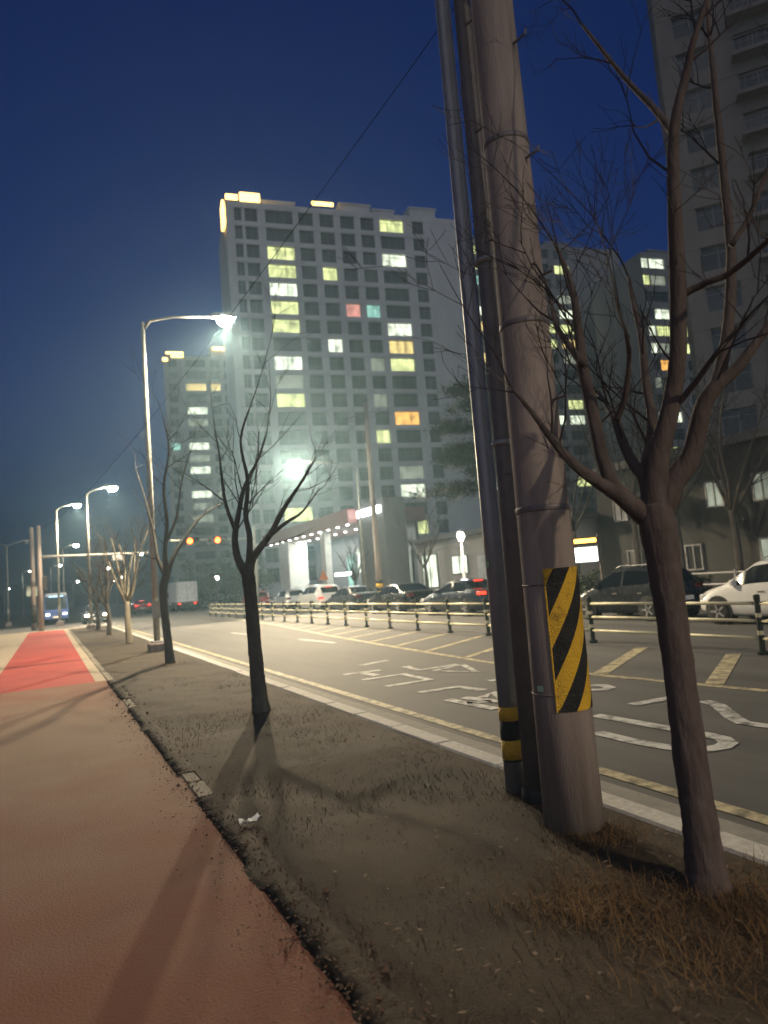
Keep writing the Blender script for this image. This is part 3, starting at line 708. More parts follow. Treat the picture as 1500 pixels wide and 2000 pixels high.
def make_car(style, paint, label, x, y, rz=0, brake=False, head=False, group='cars queued in the far lane'):
    S = STY[style]; L_, W_ = S['L'], S['W']
    t = thing('parked_car' if 0 else 'car', label, 'car', (x, y, ZR), rz, group)
    topf = smooth_tab(S['top'], .07); beltf = smooth_tab(S['belt'], .08)
    def hw(s):                                       # half width in plan
        e = min(s, L_-s)/.55
        return W_/2*(1-.16*max(0, 1-e)**2.2)
    def ringp(s):                                    # s: distance from the front
        zt = topf(s); zb = min(beltf(s), zt-.015); h = hw(s); zu = .2+.1*max(0, 1-min(s, L_-s)/.5)
        gh = max(0, min(1, (zt-zb)/.45)); hr = h*(.95-.20*gh)
        return [(h*.86, zu), (h*.975, zu+.07), (h, .48), (h*.99, min(.68, zb-.02)), (h*.965, zb), (hr, zb+(zt-zb)*.88), (hr*.8, zt-.008), (hr*.4, zt+.006), (0, zt+.012)]
    st = [0, .03, .08, .15] + [.25+i*(L_-.5)/30 for i in range(31)] + [L_-.15, L_-.08, L_-.03, L_]
    mb = MB(); rings = []
    for s in st:
        p = ringp(s); full = [(-a, b) for a, b in p] + [(a, b) for a, b in p[:-1]][::-1]
        rings.append(len(mb.v)); mb.v += [(a, L_/2-s, b) for a, b in full]
    nR = 17
    for a, b in zip(rings, rings[1:]):
        for k in range(nR):
            j = (k+1) % nR; mb.face([a+k, a+j, b+j, b+k])
    mb.face([rings[0]+k for k in range(nR)]); mb.face([rings[-1]+k for k in range(nR)][::-1])
    mb.build('body', paint, t, True)
    def side_patch(name, s0, s1, sgn, v0=.10, v1=.93):
        m = MB(); N = 10
        for i in range(N+1):
            s = s0+(s1-s0)*i/N; p = ringp(s)
            for v in (v0, v1):
                a = p[4][0]+(p[5][0]-p[4][0])*v; z = p[4][1]+(p[5][1]-p[4][1])*v
                m.v.append((sgn*(a+.010), L_/2-s, z+.004))
        for i in range(N): m.face([2*i, 2*i+1, 2*i+3, 2*i+2])
        m.build(name, glass_car, t, True)
    def cap_patch(name, s0, s1, mt, k=.93, off=.012):
        m = MB(); N = 6; XS = [-1, -.6, -.25, 0, .25, .6, 1]
        for i in range(N+1):
            s = s0+(s1-s0)*i/N; p = ringp(s)
            for xx in XS:
                w = p[6][0]*1.08*k; m.v.append((w*xx, L_/2-s+(off if s0 < L_/2 else -off)*.6, p[8][1]-.02*abs(xx)**3+off))
        for i in range(N):
            for j in range(6):
                a = i*7+j; m.face([a, a+1, a+8, a+7])
        m.build(name, mt, t, True)
    for sg in (-1, 1):
        g0, g1 = S['glass']; sp = S['split']
        side_patch('side_window', g0, sp-.04, sg); side_patch('side_window', sp+.04, g1, sg)
        # mirror, handles, wheels
        h = hw(g0+.2)
        MB().bbox(sg*(h+.02)-.09, sg*(h+.02)+.09, L_/2-g0-.12, L_/2-g0-.0, beltf(g0)+.03, beltf(g0)+.17, .03).build('mirror', paint, t)
        for s in (sp-.25, g1-.35): MB().box(sg*hw(s)*.992-.012, sg*hw(s)*.992+.012, L_/2-s-.09, L_/2-s+.09, .76, .79).build('door_handle', chrome, t)
        for s in S['wb']:
            xw = sg*(W_/2-.005); rw = .31
            MB().lathe([(rw+.055, -.25), (rw+.055, .008), (rw+.02, .012)], 22, 'x', (sg*(W_/2-.004) if sg > 0 else -(W_/2-.004), L_/2-s, rw+.02)).build('wheel_arch', black_pl, t) if sg > 0 else \
            MB().lathe([(rw+.02, -.012), (rw+.055, -.008), (rw+.055, .25)], 22, 'x', (-(W_/2-.004), L_/2-s, rw+.02)).build('wheel_arch', black_pl, t)
            wh = MB().lathe([(.2, -.1), (rw-.02, -.1), (rw, -.07), (rw, .07), (rw-.02, .1), (.2, .1)], 24, 'x', (0, 0, 0)).build('wheel', rubber, t, True, (sg*(W_/2-.07), L_/2-s, rw))
            rim = MB(); rim.lathe([(.215, -.004), (.215, .004)], 20, 'x', (sg*.098, 0, 0), 1)
            for k in range(5):
                a = k*2*math.pi/5; c, d = math.cos(a), math.sin(a)
                rim.prism([(sg*.104, c*.03-d*.03, d*.03+c*.03), (sg*.104, c*.2-d*.022, d*.2+c*.022), (sg*.104, c*.2+d*.022, d*.2-c*.022), (sg*.104, c*.03+d*.03, d*.03-c*.03)], (sg*.014, 0, 0))
            rim.build('rim', [alloy, black_pl], wh)
        tl = MB(); s = L_-.12; hh = hw(s); zt_ = beltf(L_-.35)
        tl.bbox(*sorted((sg*(hh*.62), sg*(hh+.012))), L_/2-L_-.004+.03, L_/2-s+.12, zt_-.15, zt_-.03, .02)
        tl.build('tail_light', tail_red if brake else tail_off, t)
        hl = MB(); hl.bbox(*sorted((sg*(hh*.55), sg*(hh+.006))), L_/2-.30, L_/2-.035, .60, .73, .03); hl.build('headlight', head_l if head else head_off, t)
        if S['rails']: MB().tube([(sg*W_*.33, L_/2-1.7, S['H']-.02), (sg*W_*.34, L_/2-1.9, S['H']+.045), (sg*W_*.34, L_/2-2.9, S['H']+.03), (sg*W_*.33, L_/2-3.1, S['H']-.04)], .016, 6).build('roof_rail', chrome, t)
    cap_patch('windshield', S['ws'][0]+.03, S['ws'][1], glass_car); cap_patch('rear_window', S['rg'][0], S['rg'][1], glass_car)
    MB().bbox(-.27, .27, -L_/2-.022, -L_/2+.05, .52, .64, .01).build('number_plate', plate_m, t)
    MB().bbox(-.27, .27, L_/2-.06, L_/2+.018, .38, .5, .01).build('number_plate', plate_m, t)
    MB().bbox(-W_*.42, W_*.42, -L_/2-.012, -L_/2+.1, .26, .42, .03).build('bumper', black_pl, t)
    if brake: MB().box(-.2, .2, L_/2-S['rg'][0]-.06, L_/2-S['rg'][0]-.02, topf(S['rg'][0])+.005, topf(S['rg'][0])+.04).build('brake_light', tail_red, t)
    if head:
        for sg in (-1, 1):
            Ls = bpy.data.lights.new('headlight_beam', 'SPOT'); Ls.energy = 120; Ls.spot_size = R(50); Ls.spot_blend = .7; Ls.color = (1, .8, .55); Ls.shadow_soft_size = .08
            lo = bpy.data.objects.new('headlight_beam', Ls); col.objects.link(lo); lo.parent = t; lo.location = (sg*W_*.38, L_/2+.06, .66); lo.rotation_euler = (R(86), 0, 0)
    return t
p_white = mat('car_white', (.62, .62, .60), .3, coat=.6, var=.03); p_black = mat('car_black', (.007, .008, .009), .28, coat=.15, var=.1, spec=.25)
p_grey = mat('car_charcoal', (.018, .02, .024), .28, .2, coat=.2, var=.1, spec=.3); p_blue = mat('car_navy', (.016, .024, .035), .25, .3, coat=.8, var=.1)
p_silver = mat('car_silver', (.5, .5, .49), .3, .3, coat=.6, var=.03); p_red = mat('car_red', (.3, .03, .025), .3, coat=.6, var=.05)
CX = 15.7
def by_rear(px, L_, X=CX+.86): return at_x(px, 1175, X).y + L_/2
make_car('hatch', p_white, 'white hatchback cut off by the right edge of the picture', CX-.25, at_x(1363, 1175, CX-1.0).y-1.83)
make_car('hatch', p_grey, 'charcoal hatchback right of the striped pole, behind the fence', CX, at_x(1300, 1175, CX-.81).y+1.82)
make_car('sedan', p_blue, 'dark blue sedan seen between the poles with its brake lights on', CX, by_rear(1010, 4.75), brake=True)
make_car('sedan', p_black, 'black sedan left of the poles with a bright reflection on its boot', CX, by_rear(862, 4.75))
make_car('sedan', p_grey, 'charcoal sedan between the black sedan and the white SUV', CX, by_rear(752, 4.75))
make_car('suv', p_white, 'white SUV with red brake lights in front of the gate', CX, by_rear(674, 4.45), brake=True)
make_car('hatch', p_silver, 'pale hatchback at the gate pillar, ahead of the white SUV', CX, by_rear(604, 3.65))
make_car('hatch', p_red, 'small red car at the far end of the queue', CX, by_rear(532, 3.65))
make_car('sedan', p_grey, 'oncoming car at the junction with both headlights shining', 3.35, 61, math.pi, head=True, group='cars at the junction')
make_car('sedan', p_red, 'red-lit car driving away beyond the junction', 9.2, 82, 0, brake=True, group='cars at the junction')
make_car('suv', p_black, 'dark car crossing beyond the fence end', 13.3, 78, .2, group='cars at the junction')

def wheel(parent, x, y, r_, w=.24):
    wh = MB().lathe([(r_*.6, -w/2), (r_-.02, -w/2), (r_, -w/2+.03), (r_, w/2-.03), (r_-.02, w/2), (r_*.6, w/2)], 18, 'x').build('wheel', rubber, parent, True, (x, y, r_))
    sg = 1 if x > 0 else -1
    MB().lathe([(r_*.58, -.01), (r_*.58, .01), (r_*.2, .03)][::1], 14, 'x', (sg*(w/2), 0, 0)).build('rim', alloy, wh)
bl = at_y(110, 1195, 72)
bus = thing('minibus', 'blue and white minibus coming towards the junction', 'bus', (bl.x, 75, ZR), math.pi)
busb = mat('bus_blue', (.10, .16, .42), .35, coat=.5); busw = mat('bus_white', (.6, .62, .66), .35, coat=.5)
b = MB(); sec = [(-1.0, .35), (1.0, .35), (1.03, 1.2), (1.0, 2.1), (.9, 2.55), (-.9, 2.55), (-1.0, 2.1), (-1.03, 1.2)]
b.prism([(x, -3.2, z) for x, z in sec], (0, 6.2, 0)); b.build('body', busb, bus)
n_ = MB(); n_.prism([(-.98, 3.0, .35), (-.98, 3.25, .4), (-.98, 3.3, 1.0), (-.98, 3.12, 1.25), (-.98, 3.0, 1.3)], (1.96, 0, 0)); n_.build('nose', busb, bus)
MB().bbox(-.92, .92, -3.0, 3.04, 2.5, 2.78, .08).build('roof_sign', busw, bus)
MB().prism([(-.9, 3.015, 1.3), (-.9, 3.13, 1.27), (-.86, 3.03, 2.4), (-.86, 3.01, 2.4)], (1.78, 0, 0)).build('windshield', mat('bus_glass', (.02, .035, .045), .08, spec=.7), bus)
MB().box(-.6, .6, 3.02, 3.06, 2.42, 2.5).build('destination_sign', emit('dest', (.3, .75, 1), 1.6), bus)
for sg in (-1, 1):
    MB().bbox(sg*.72-.18, sg*.72+.18, 3.2, 3.33, .72, .92, .03).build('headlight', emit('bus_head', (.9, .95, 1), 2.5), bus)
    for y in (-2.2, 2.1): wheel(bus, sg*.93, y, .36)
    for k in range(4): MB().box(sg*1.022-.012, sg*1.022+.012, -2.9+k*1.4, -1.65+k*1.4, 1.35, 2.1).build('side_window', glass_car, bus)
    MB().bbox(sg*1.2-.08, sg*1.2+.08, 3.05, 3.2, 1.5, 1.95, .03).build('mirror', black_pl, bus)
MB().bbox(-.28, .28, 3.3, 3.33, .5, .62, .005).build('number_plate', emit('plate_lit', (1, .7, .2), .6), bus)
tl = at_y(362, 1180, 74)
tk = thing('box_truck', 'white box truck driving away beyond the end of the fence', 'truck', (tl.x, 76, ZR), .05)
MB().bbox(-1.05, 1.05, -2.6, 1.4, .95, 3.0, .04).build('cargo_box', mat('box_white', (.6, .59, .57), .5), tk)
for k in range(5): MB().box(-1.075, -1.052, -2.4+k*.8, -2.36+k*.8, 1.0, 2.95).build('rib', steel, tk)
for k in range(3): MB().box(-.9+k*.85, -.86+k*.85, -2.63, -2.602, 1.0, 2.95).build('door_bar', steel, tk)
MB().bbox(-.9, .9, 1.5, 3.0, .6, 2.3, .12).build('cab', p_white, tk)
MB().box(-.8, .8, -2.5, 3.0, .6, .94).build('chassis', black_pl, tk)
MB().box(-.93, -.905, 1.8, 2.7, 1.4, 2.05).build('side_window', glass_car, tk)
for sg in (-1, 1):
    for y in (-1.7, 2.2): wheel(tk, sg*.9, y, .36)
    MB().box(sg*.8-.12, sg*.8+.12, -2.56, -2.52, .7, .84).build('tail_light', tail_red, tk)

# ------------------------------------------------------------------ signs across the road
q = at_x(1145, 1083, 19.0)
bs = thing('bus_stop_display', 'bus stop board with an orange text strip over a white panel', 'sign', (q.x, q.y, 0), R(-38))
for x in (-.5, .5): MB().tube([(x, .06, 0), (x, .06, 2.75)], .035, 8).build('post', steel_d, bs)
MB().bbox(-.48, .48, -.05, .05, q.z-.32, q.z+.32, .02).build('panel_case', steel_d, bs)
for i in range(3):
    for j in range(2): MB().box(-.43+i*.29, -.16+i*.29, -.062, -.052, q.z-.28+j*.285, q.z-.01+j*.285).build('lit_panel', emit('panel_white', (.86, 1, .95), 2.6), bs)
MB().bbox(-.5, .5, -.06, .06, q.z+.40, q.z+.68, .02).build('display_case', black_pl, bs)
MB().box(-.42, .42, -.07, -.062, q.z+.46, q.z+.62).build('text_strip', emit('led_orange', (1, .42, .02), 4), bs)
q = at_x(632, 1125, 18.6)
ws = thing('warning_sign', 'orange triangular warning sign by the gate', 'sign', (q.x, q.y, 0), R(-25))
MB().tube([(0, 0, 0), (0, 0, q.z+.2)], .03, 8).build('post', steel, ws)
MB().prism([(-.36, -.04, q.z-.3), (.36, -.04, q.z-.3), (.05, -.04, q.z+.4), (-.05, -.04, q.z+.4)], (0, -.03, 0)).build('plate', mat('sign_orange', (.5, .12, .015), .5), ws)
# railing and hedge on the far sidewalk
rf = thing('railing', 'pale metal railing along the far sidewalk, right of the charcoal hatchback', 'railing', (18.3, 6, 0))
for k in range(7):
    MB().bbox(-.04, .04, k*2-.04, k*2+.04, 0, 1.1, .01).build('post', steel, rf)
for zc in (.35, .68, 1.02): MB().tube([(0, 0, zc), (0, 12, zc)], .03, 6).build('rail', steel, rf)
def leaf_mass(name, label, cat, loc, dims, n, m, seed, size=.09, parent=None):
    rr = random.Random(seed); mb = MB(); a, b, h = dims
    for i in range(n):
        x, y, z = rr.uniform(-1, 1), rr.uniform(-1, 1), rr.uniform(0, 1)
        e = max(abs(x), abs(y), z); 
        x *= a*(.85+.2*noise.noise((x*3, y*3, z*3+seed))); y *= b; z *= h*(.8+.3*noise.noise((x*1.2, y*.8, seed)))
        p = Vector((x, y, z)); d = Vector((rr.gauss(0, 1), rr.gauss(0, 1), rr.gauss(0, 1))).normalized()*size; e2 = d.orthogonal().normalized()*size*.5
        mb.poly([p-d, p+e2, p+d, p-e2])
    return mb
for i, (y, ln, h, lab) in enumerate(((24.5, 2.6, 1.5, 'dark clipped hedge behind the dark blue sedan'), (31.5, 2.2, 1.3, 'dark hedge in front of the annex'), (18.6, 1.9, 1.3, 'dark hedge below the bus stop board'))):
    t = thing('hedge', lab, 'hedge', (20.2, y, 0))
    leaf_mass('', '', '', 0, (.7, ln, h), 5200, hedgem, i+2).build('foliage', hedgem, t)
    MB().tube([(0, 0, 0), (.1, 0, .6)], .05, 6).build('stem', bark, t)

# ------------------------------------------------------------------ trees
def path_pts(pts, sub=4):
    """Catmull-Rom through control points"""
    out = []; n = len(pts)
    for i in range(n-1):
        p0, p1, p2, p3 = pts[max(i-1, 0)], pts[i], pts[i+1], pts[min(i+2, n-1)]
        for k in range(sub):
            t = k/sub
            out.append(.5*((2*p1)+(p2-p0)*t+(2*p0-5*p1+4*p2-p3)*t*t+(3*p1-p0-3*p2+p3)*t**3))
    out.append(pts[-1]); return out
def twig(mb, p, d, L_, r_, lev, rr, upw=.12, n=3):
    pts = [p]; rad = [r_]; seg = 4
    for i in range(seg):
        d = (d + Vector((rr.gauss(0, .13), rr.gauss(0, .13), rr.gauss(0, .1)+upw*.5))).normalized()
        p = p + d*L_/seg; pts.append(p); rad.append(max(.0016, r_*(1-.72*(i+1)/seg)))
    mb.tube(pts, rad, n if lev < 2 else 3, False)
    if lev <= 0: return
    for k in range(rr.randint(2, 4)):
        f = rr.uniform(.25, 1.0); i = min(seg-1, int(f*seg)); q = pts[i].lerp(pts[i+1], f*seg-i)
        side = d.orthogonal().normalized(); side.rotate(Matrix.Rotation(rr.uniform(0, 6.28), 3, d))
        dd = (d*.75+side*rr.uniform(.45, .85)+Vector((0, 0, upw))).normalized()
        twig(mb, q, dd, L_*rr.uniform(.45, .7), r_*rr.uniform(.4, .58), lev-1, rr, upw, n)
def traced_tree(label, base_px, trunk, limbs, twigs, seed, bk, tr, lev=2, group=None, tl=.8, dep_spread=.22):
    rr = random.Random(seed); base = ground_at(*base_px); D0 = depth_of(base)
    t = thing('bare_tree', label, 'tree', base, 0, group)
    loc = lambda p: p-base
    pts = [at_depth(x, y, D0+(base_px[1]-y)*0.0) for x, y, r_ in trunk]
    # trunk stands upright over its foot: depth follows a vertical axis
    pts = []
    for x, y, r_ in trunk:
        d = ray(x, y); dep = D0
        for _ in range(12):
            p = CAM+d*dep; dep = depth_of((base.x, base.y, p.z))
        pts.append(CAM+d*dep)
    P = path_pts([loc(p) for p in pts], 9)
    Rr = [interp([(i/(len(trunk)-1), trunk[i][2]) for i in range(len(trunk))], k/(len(P)-1)) for k in range(len(P))]
    tm = MB(); 
    Pj = [p+Vector((rr.gauss(0, .0015), rr.gauss(0, .0015), 0)) for p in P]
    Pj[0] = Pj[0]+Vector((0, 0, -.08))
    tm.tube(Pj, [r_*(1+rr.gauss(0, .012)) for r_ in Rr], 28)
    # bark ridges, knots and an uneven root flare
    nv = []
    for i, v in enumerate(tm.v):
        ax = Pj[min(i//28, len(Pj)-1)]; v = Vector(v); o_ = v-ax
        if o_.length > 1e-4:
            a_ = math.atan2(o_.y, o_.x)
            k_ = .055*noise.noise((math.cos(a_)*5, math.sin(a_)*5, v.z*2.2+seed))+.05*noise.noise((math.cos(a_)*1.6, math.sin(a_)*1.6, v.z*3.5))+.09*max(0, .25-v.z)*4*math.cos(a_*3+seed)**2
            v = ax+o_*(1+k_)
        nv.append(tuple(v))
    tm.v = nv; tm.build('trunk', bk, t, True)
    cr = MB(); Dtop = depth_of(pts[-1])
    for limb in limbs:
        grow = rr.uniform(-dep_spread, dep_spread)*Dtop if len(limb) > 3 else 0
        lp = []; n = len(limb)
        dstart = Dtop
        for i, (x, y, r_) in enumerate(limb):
            lp.append(loc(at_depth(x, y, dstart+grow*(i/(n-1))**1.5+ (P[-1].z*0))))
        LP_ = path_pts(lp, 4)
        LR = [interp([(i/(n-1), limb[i][2]) for i in range(n)], k/(len(LP_)-1)) for k in range(len(LP_))]
        MB().tube([p+Vector((rr.gauss(0, .002),)*3) for p in LP_], LR, 9).build('limb', bk, t, True)
        for k in range(int(twigs*len(LP_)/12)):
            i = rr.randint(len(LP_)//4, len(LP_)-2); d = (LP_[i+1]-LP_[i]).normalized()
            side = d.orthogonal().normalized(); side.rotate(Matrix.Rotation(rr.uniform(0, 6.28), 3, d))
            twig(cr, LP_[i], (d*.6+side*.7+Vector((0, 0, .15))).normalized(), tl*rr.uniform(.5, 1.2), min(LR[i]*.5, tr), lev, rr)
        twig(cr, LP_[-1], (LP_[-1]-LP_[-2]).normalized(), tl*1.3, LR[-1]*.9, lev+1, rr)
    cr.build('crown', twigm, t)
    return t
# near right tree
T1 = [(1386, 1748, .112), (1379, 1698, .090), (1362, 1580, .082), (1338, 1400, .077), (1317, 1240, .076), (1298, 1110, .083), (1285, 1030, .095), (1282, 985, .07), (1280, 940, .04)]
s = .0032
LM = [[(1282, 1030, .06), (1252, 1002, .055), (1210, 967, .045), (1175, 946, .034), (1133, 918, .028), (1098, 883, .024), (1070, 848, .018), (1035, 800, .012), (1000, 760, .007)],
      [(1222, 972, .045), (1196, 946, .038), (1175, 890, .035), (1161, 820, .034), (1150, 767, .033), (1138, 715, .030), (1130, 645, .024), (1120, 575, .018), (1105, 522, .011), (1080, 470, .007)],
      [(1138, 712, .022), (1115, 680, .018), (1087, 638, .016), (1077, 596, .013), (1064, 545, .009)],
      [(1272, 980, .05), (1260, 930, .042), (1238, 907, .030), (1217, 865, .026), (1203, 823, .024), (1189, 795, .018), (1168, 768, .012)],
      [(1203, 822, .018), (1220, 778, .016), (1229, 697, .012), (1222, 650, .008)],
      [(1276, 985, .05), (1262, 925, .036), (1273, 827, .026), (1262, 750, .022), (1252, 655, .019), (1238, 596, .015), (1228, 540, .010)],
      [(1280, 1000, .085), (1284, 900, .06), (1308, 802, .047), (1322, 715, .043), (1325, 610, .042), (1322, 505, .040), (1318, 420, .036), (1316, 258, .026), (1341, 140, .020), (1353, 85, .016), (1380, 0, .012)],
      [(1316, 262, .020), (1280, 215, .018), (1220, 152, .014), (1136, 47, .009)],
      [(1282, 1010, .085), (1315, 942, .062), (1350, 890, .050), (1371, 802, .044), (1396, 757, .038), (1438, 722, .028), (1490, 652, .022), (1540, 590, .018), (1600, 500, .012)],
      [(1396, 760, .034), (1413, 697, .032), (1425, 610, .03), (1428, 520, .028), (1426, 467, .026), (1407, 280, .022), (1393, 140, .018), (1383, 20, .014), (1390, -80, .010)],
      [(1324, 580, .020), (1385, 550, .018), (1425, 533, .016), (1500, 470, .012), (1560, 400, .008)],
      [(1427, 480, .016), (1465, 420, .013), (1500, 330, .009), (1540, 250, .006)],
      [(1308, 805, .018), (1345, 765, .016), (1400, 690, .012), (1470, 610, .007)]]
traced_tree('nearest bare tree at the right with a forked crown of dark limbs', (1385, 1742), T1, LM, 2.0, 31, bark, .008, 2, 'bare street trees on the verge', .55)
T2 = [(512, 1395, .125), (507, 1360, .105), (501, 1300, .095), (494, 1220, .090), (488, 1150, .088), (485, 1122, .092)]
LM2 = [[(485, 1125, .075), (468, 1098, .055), (459, 1055, .045), (466, 1002, .036), (478, 950, .028), (504, 897, .02), (520, 850, .012)],
       [(486, 1125, .075), (494, 1090, .055), (525, 1048, .042), (550, 1002, .034), (564, 978, .028), (588, 943, .018), (605, 915, .010)],
       [(485, 1120, .06), (488, 1055, .04), (480, 1002, .034), (484, 940, .025), (470, 860, .016), (490, 790, .01)],
       [(525, 1048, .03), (560, 1020, .026), (590, 1000, .018), (620, 960, .01)],
       [(462, 1040, .03), (440, 980, .024), (430, 900, .016), (420, 840, .01)]]
traced_tree('bare tree in the middle with a trunk forking below the tower', (512, 1392), T2, LM2, 3, 17, bark2, .012, 1, 'bare street trees on the verge', .9)
T3 = [(333, 1298, .13), (329, 1260, .10), (322, 1200, .095), (319, 1150, .095), (325, 1125, .10)]
LM3 = [[(325, 1128, .08), (338, 1090, .055), (362, 1050, .04), (392, 1010, .03), (430, 985, .018)],
       [(325, 1128, .08), (322, 1080, .055), (326, 1020, .045), (320, 950, .035), (330, 880, .025), (318, 810, .015)],
       [(324, 1125, .07), (308, 1090, .045), (300, 1040, .035), (285, 980, .024), (270, 930, .014)],
       [(324, 1060, .04), (345, 1010, .03), (355, 940, .02), (372, 880, .012)]]
traced_tree('third bare verge tree, dark and bushy, beside the nearest lamp pole', (333, 1296), T3, LM3, 5, 5, bark2, .014, 1, 'bare street trees on the verge', 1.1)
def free_tree(label, loc, h, seed, bk, group, spread=1.0, lev=3, r_=.11):
    rr = random.Random(seed); t = thing('bare_tree', label, 'tree', loc, rr.uniform(0, 6), group)
    fork = h*.28; P = path_pts([Vector((0, 0, -.05)), Vector((rr.gauss(0, .05), rr.gauss(0, .05), fork*.5)), Vector((rr.gauss(0, .06), rr.gauss(0, .06), fork))], 4)
    MB().tube(P, [r_*(1.2-.45*i/(len(P)-1)) for i in range(len(P))], 9).build('trunk', bk, t, True)
    cr = MB()
    for k in range(6):
        a = k*1.05+rr.uniform(-.3, .3); e = rr.uniform(.25, .75)*spread
        d = Vector((math.cos(a)*e, math.sin(a)*e, 1)).normalized(); lm = MB()
        L_ = h*rr.uniform(.38, .55); p = P[-1]-Vector((0, 0, rr.uniform(0, .3))); pts = [p]
        for i in range(5):
            d = (d+Vector((rr.gauss(0, .12), rr.gauss(0, .12), .08))).normalized(); p = p+d*L_/5; pts.append(p)
        rad = [r_*.55*(1-.8*i/5) for i in range(6)]
        lm.tube(pts, rad, 7).build('limb', bk, t, True)
        for q in range(6):
            i = rr.randint(1, 4); dd = (pts[i+1]-pts[i]).normalized(); side = dd.orthogonal().normalized(); side.rotate(Matrix.Rotation(rr.uniform(0, 6.28), 3, dd))
            twig(cr, pts[i], (dd*.6+side*.7+Vector((0, 0, .2))).normalized(), h*.17*rr.uniform(.6, 1.2), r_*.16, lev-1, rr)
        twig(cr, pts[-1], d, h*.15, rad[-1], lev-1, rr)
    cr.build('crown', twigm, t); return t
free_tree('pale-trunked bare tree beyond the nearest lamp pole', (2.6, 27, 0), 5.5, 41, bark_l, 'bare street trees on the verge')
free_tree('bare verge tree just before the second lamp', (2.55, 35.5, 0), 5.5, 43, bark2, 'bare street trees on the verge')
free_tree('last bare verge tree before the junction', (2.5, 43, 0), 5.5, 47, bark2, 'bare street trees on the verge')
for i, (px, X, h, lab) in enumerate(((1125, 21.5, 11.5, 'tall bare tree behind the bus stop board'), (1245, 22, 12, 'tall bare tree behind the charcoal hatchback'), (1330, 22, 12, 'tall bare tree behind the nearest trunk'),
        (1440, 21.5, 11, 'tall bare tree behind the white hatchback'), (830, 21.5, 8, 'bare tree in front of the annex'), (690, 20.5, 6, 'small bare tree in front of the gate end wall'))):
    p = at_x(px, 1100, X); free_tree(lab, (p.x, p.y, 0), h, 60+i, bark2, 'bare trees across the road', 1.0, 3, .13)
# pine across the road
q = at_x(985, 1100, 19.4); rr = random.Random(77)
pt = thing('pine_tree', 'dark pine behind the poles with flat needle clumps', 'tree', (q.x, q.y, 0))
H_ = 11.5
MB().tube([(0, 0, 0), (.1, 0, 3), (-.15, .1, 6), (.1, 0, 9), (0, 0, H_)], [.2, .17, .13, .08, .03], 10).build('trunk', bark, pt, True)
nm = MB()
for k in range(17):
    z = 5.2+6*(k/17)**.9; a = k*2.4+rr.uniform(-.3, .3); L_ = (3.9-.5*(z-5.2))*rr.uniform(.7, 1.1)
    e = Vector((math.cos(a)*L_, math.sin(a)*L_, z+rr.uniform(-.3, .5)))
    MB().tube([(0, 0, z-.3), Vector((e.x*.5, e.y*.5, z-.05)), e], [.06, .045, .015], 6).build('limb', bark, pt, True)
    for c in range(8):
        f = rr.uniform(.4, 1.05); c0 = Vector((e.x*f, e.y*f, z+(e.z-z)*f))+Vector((rr.gauss(0, .35), rr.gauss(0, .35), rr.gauss(0, .12)))
        for i in range(340):
            v = Vector((rr.gauss(0, .36), rr.gauss(0, .36), rr.gauss(0, .15))); d = (v.normalized()+Vector((0, 0, .5)))*.17
            s_ = d.orthogonal().normalized()*.03; p = c0+v
            nm.poly([p-s_, p+s_, p+d])
nm.build('crown', needles, pt)
# dark trees left of the gate
for i, (px, dep, h, lab) in enumerate(((440, 78, 6.5, 'dark leafy tree mass left of the gate pillar'), (490, 74, 6, 'dark leafy tree touching the gate pillar'), (395, 90, 6.5, 'dark leafy tree behind the white box truck'))):
    p = at_depth(px, 1150, dep); t = thing('evergreen_tree', lab, 'tree', (p.x, p.y, -.25), 0, 'dark trees by the gate'); rr = random.Random(i)
    MB().tube([(0, 0, 0), (0, 0, h*.6)], [.2, .1], 8).build('trunk', bark, t)
    mb = MB()
    for c in range(26):
        c0 = Vector((rr.gauss(0, 1.3), rr.gauss(0, 1.3), h*.5+rr.gauss(0, h*.2)))
        for k in range(90):
            v = Vector((rr.gauss(0, .5), rr.gauss(0, .5), rr.gauss(0, .4))); d = Vector((rr.gauss(0, 1), rr.gauss(0, 1), rr.gauss(0, 1))).normalized()*.16; e2 = d.orthogonal().normalized()*.09
            p_ = c0+v; mb.poly([p_-d, p_+e2, p_+d, p_-e2])
    mb.build('crown', hedgem, t)

# ------------------------------------------------------------------ grass, litter
rr = random.Random(99); gm = MB()
dry = mat('dry_grass', (.085, .045, .018), .9, scale=2.5, c2=(.19, .11, .045)); dry2 = mat('dead_lawn', (.035, .026, .013), .95, scale=3, c2=(.07, .05, .024))
for i in range(7000):
    y = 1.2+13*rr.random()**1.6; x = rr.uniform(1.19, 3.28); h = rr.uniform(.008, .026)
    a = rr.uniform(0, 6.28); w = rr.uniform(.002, .004)
    if noise.noise((x*1.5, y*1.5, 9)) < rr.uniform(-.5, .25): continue
    gm.poly([(x-w, y, .0), (x+w, y, .0), (x+math.cos(a)*h*1.1, y+math.sin(a)*h*1.1, .02+h)])
for i in range(26000):                                            # matted, flattened blades
    y = 1.2+11*rr.random()**1.5; x = rr.uniform(1.25, 3.28)
    if noise.noise((x*1.1, y*.9, 4)) < rr.uniform(-.25, .45): continue
    a = rr.uniform(0, 6.28); L_ = rr.uniform(.03, .085); w = rr.uniform(.0012, .0028); c_, d_ = math.cos(a), math.sin(a)
    z_ = .022+.05*(noise.noise((x*.9+21, y*.9, 3.1))*.7+noise.noise((x*3+21, y*3, 7))*.3)
    gm.poly([(x-d_*w, y+c_*w, z_), (x+d_*w, y-c_*w, z_), (x+c_*L_, y+d_*L_, z_+rr.uniform(.002, .018))])
tag(gm.build('dead_lawn', dry2), 'thin dead lawn scattered over the verge', 'grass', None, 'stuff')
gm = MB()
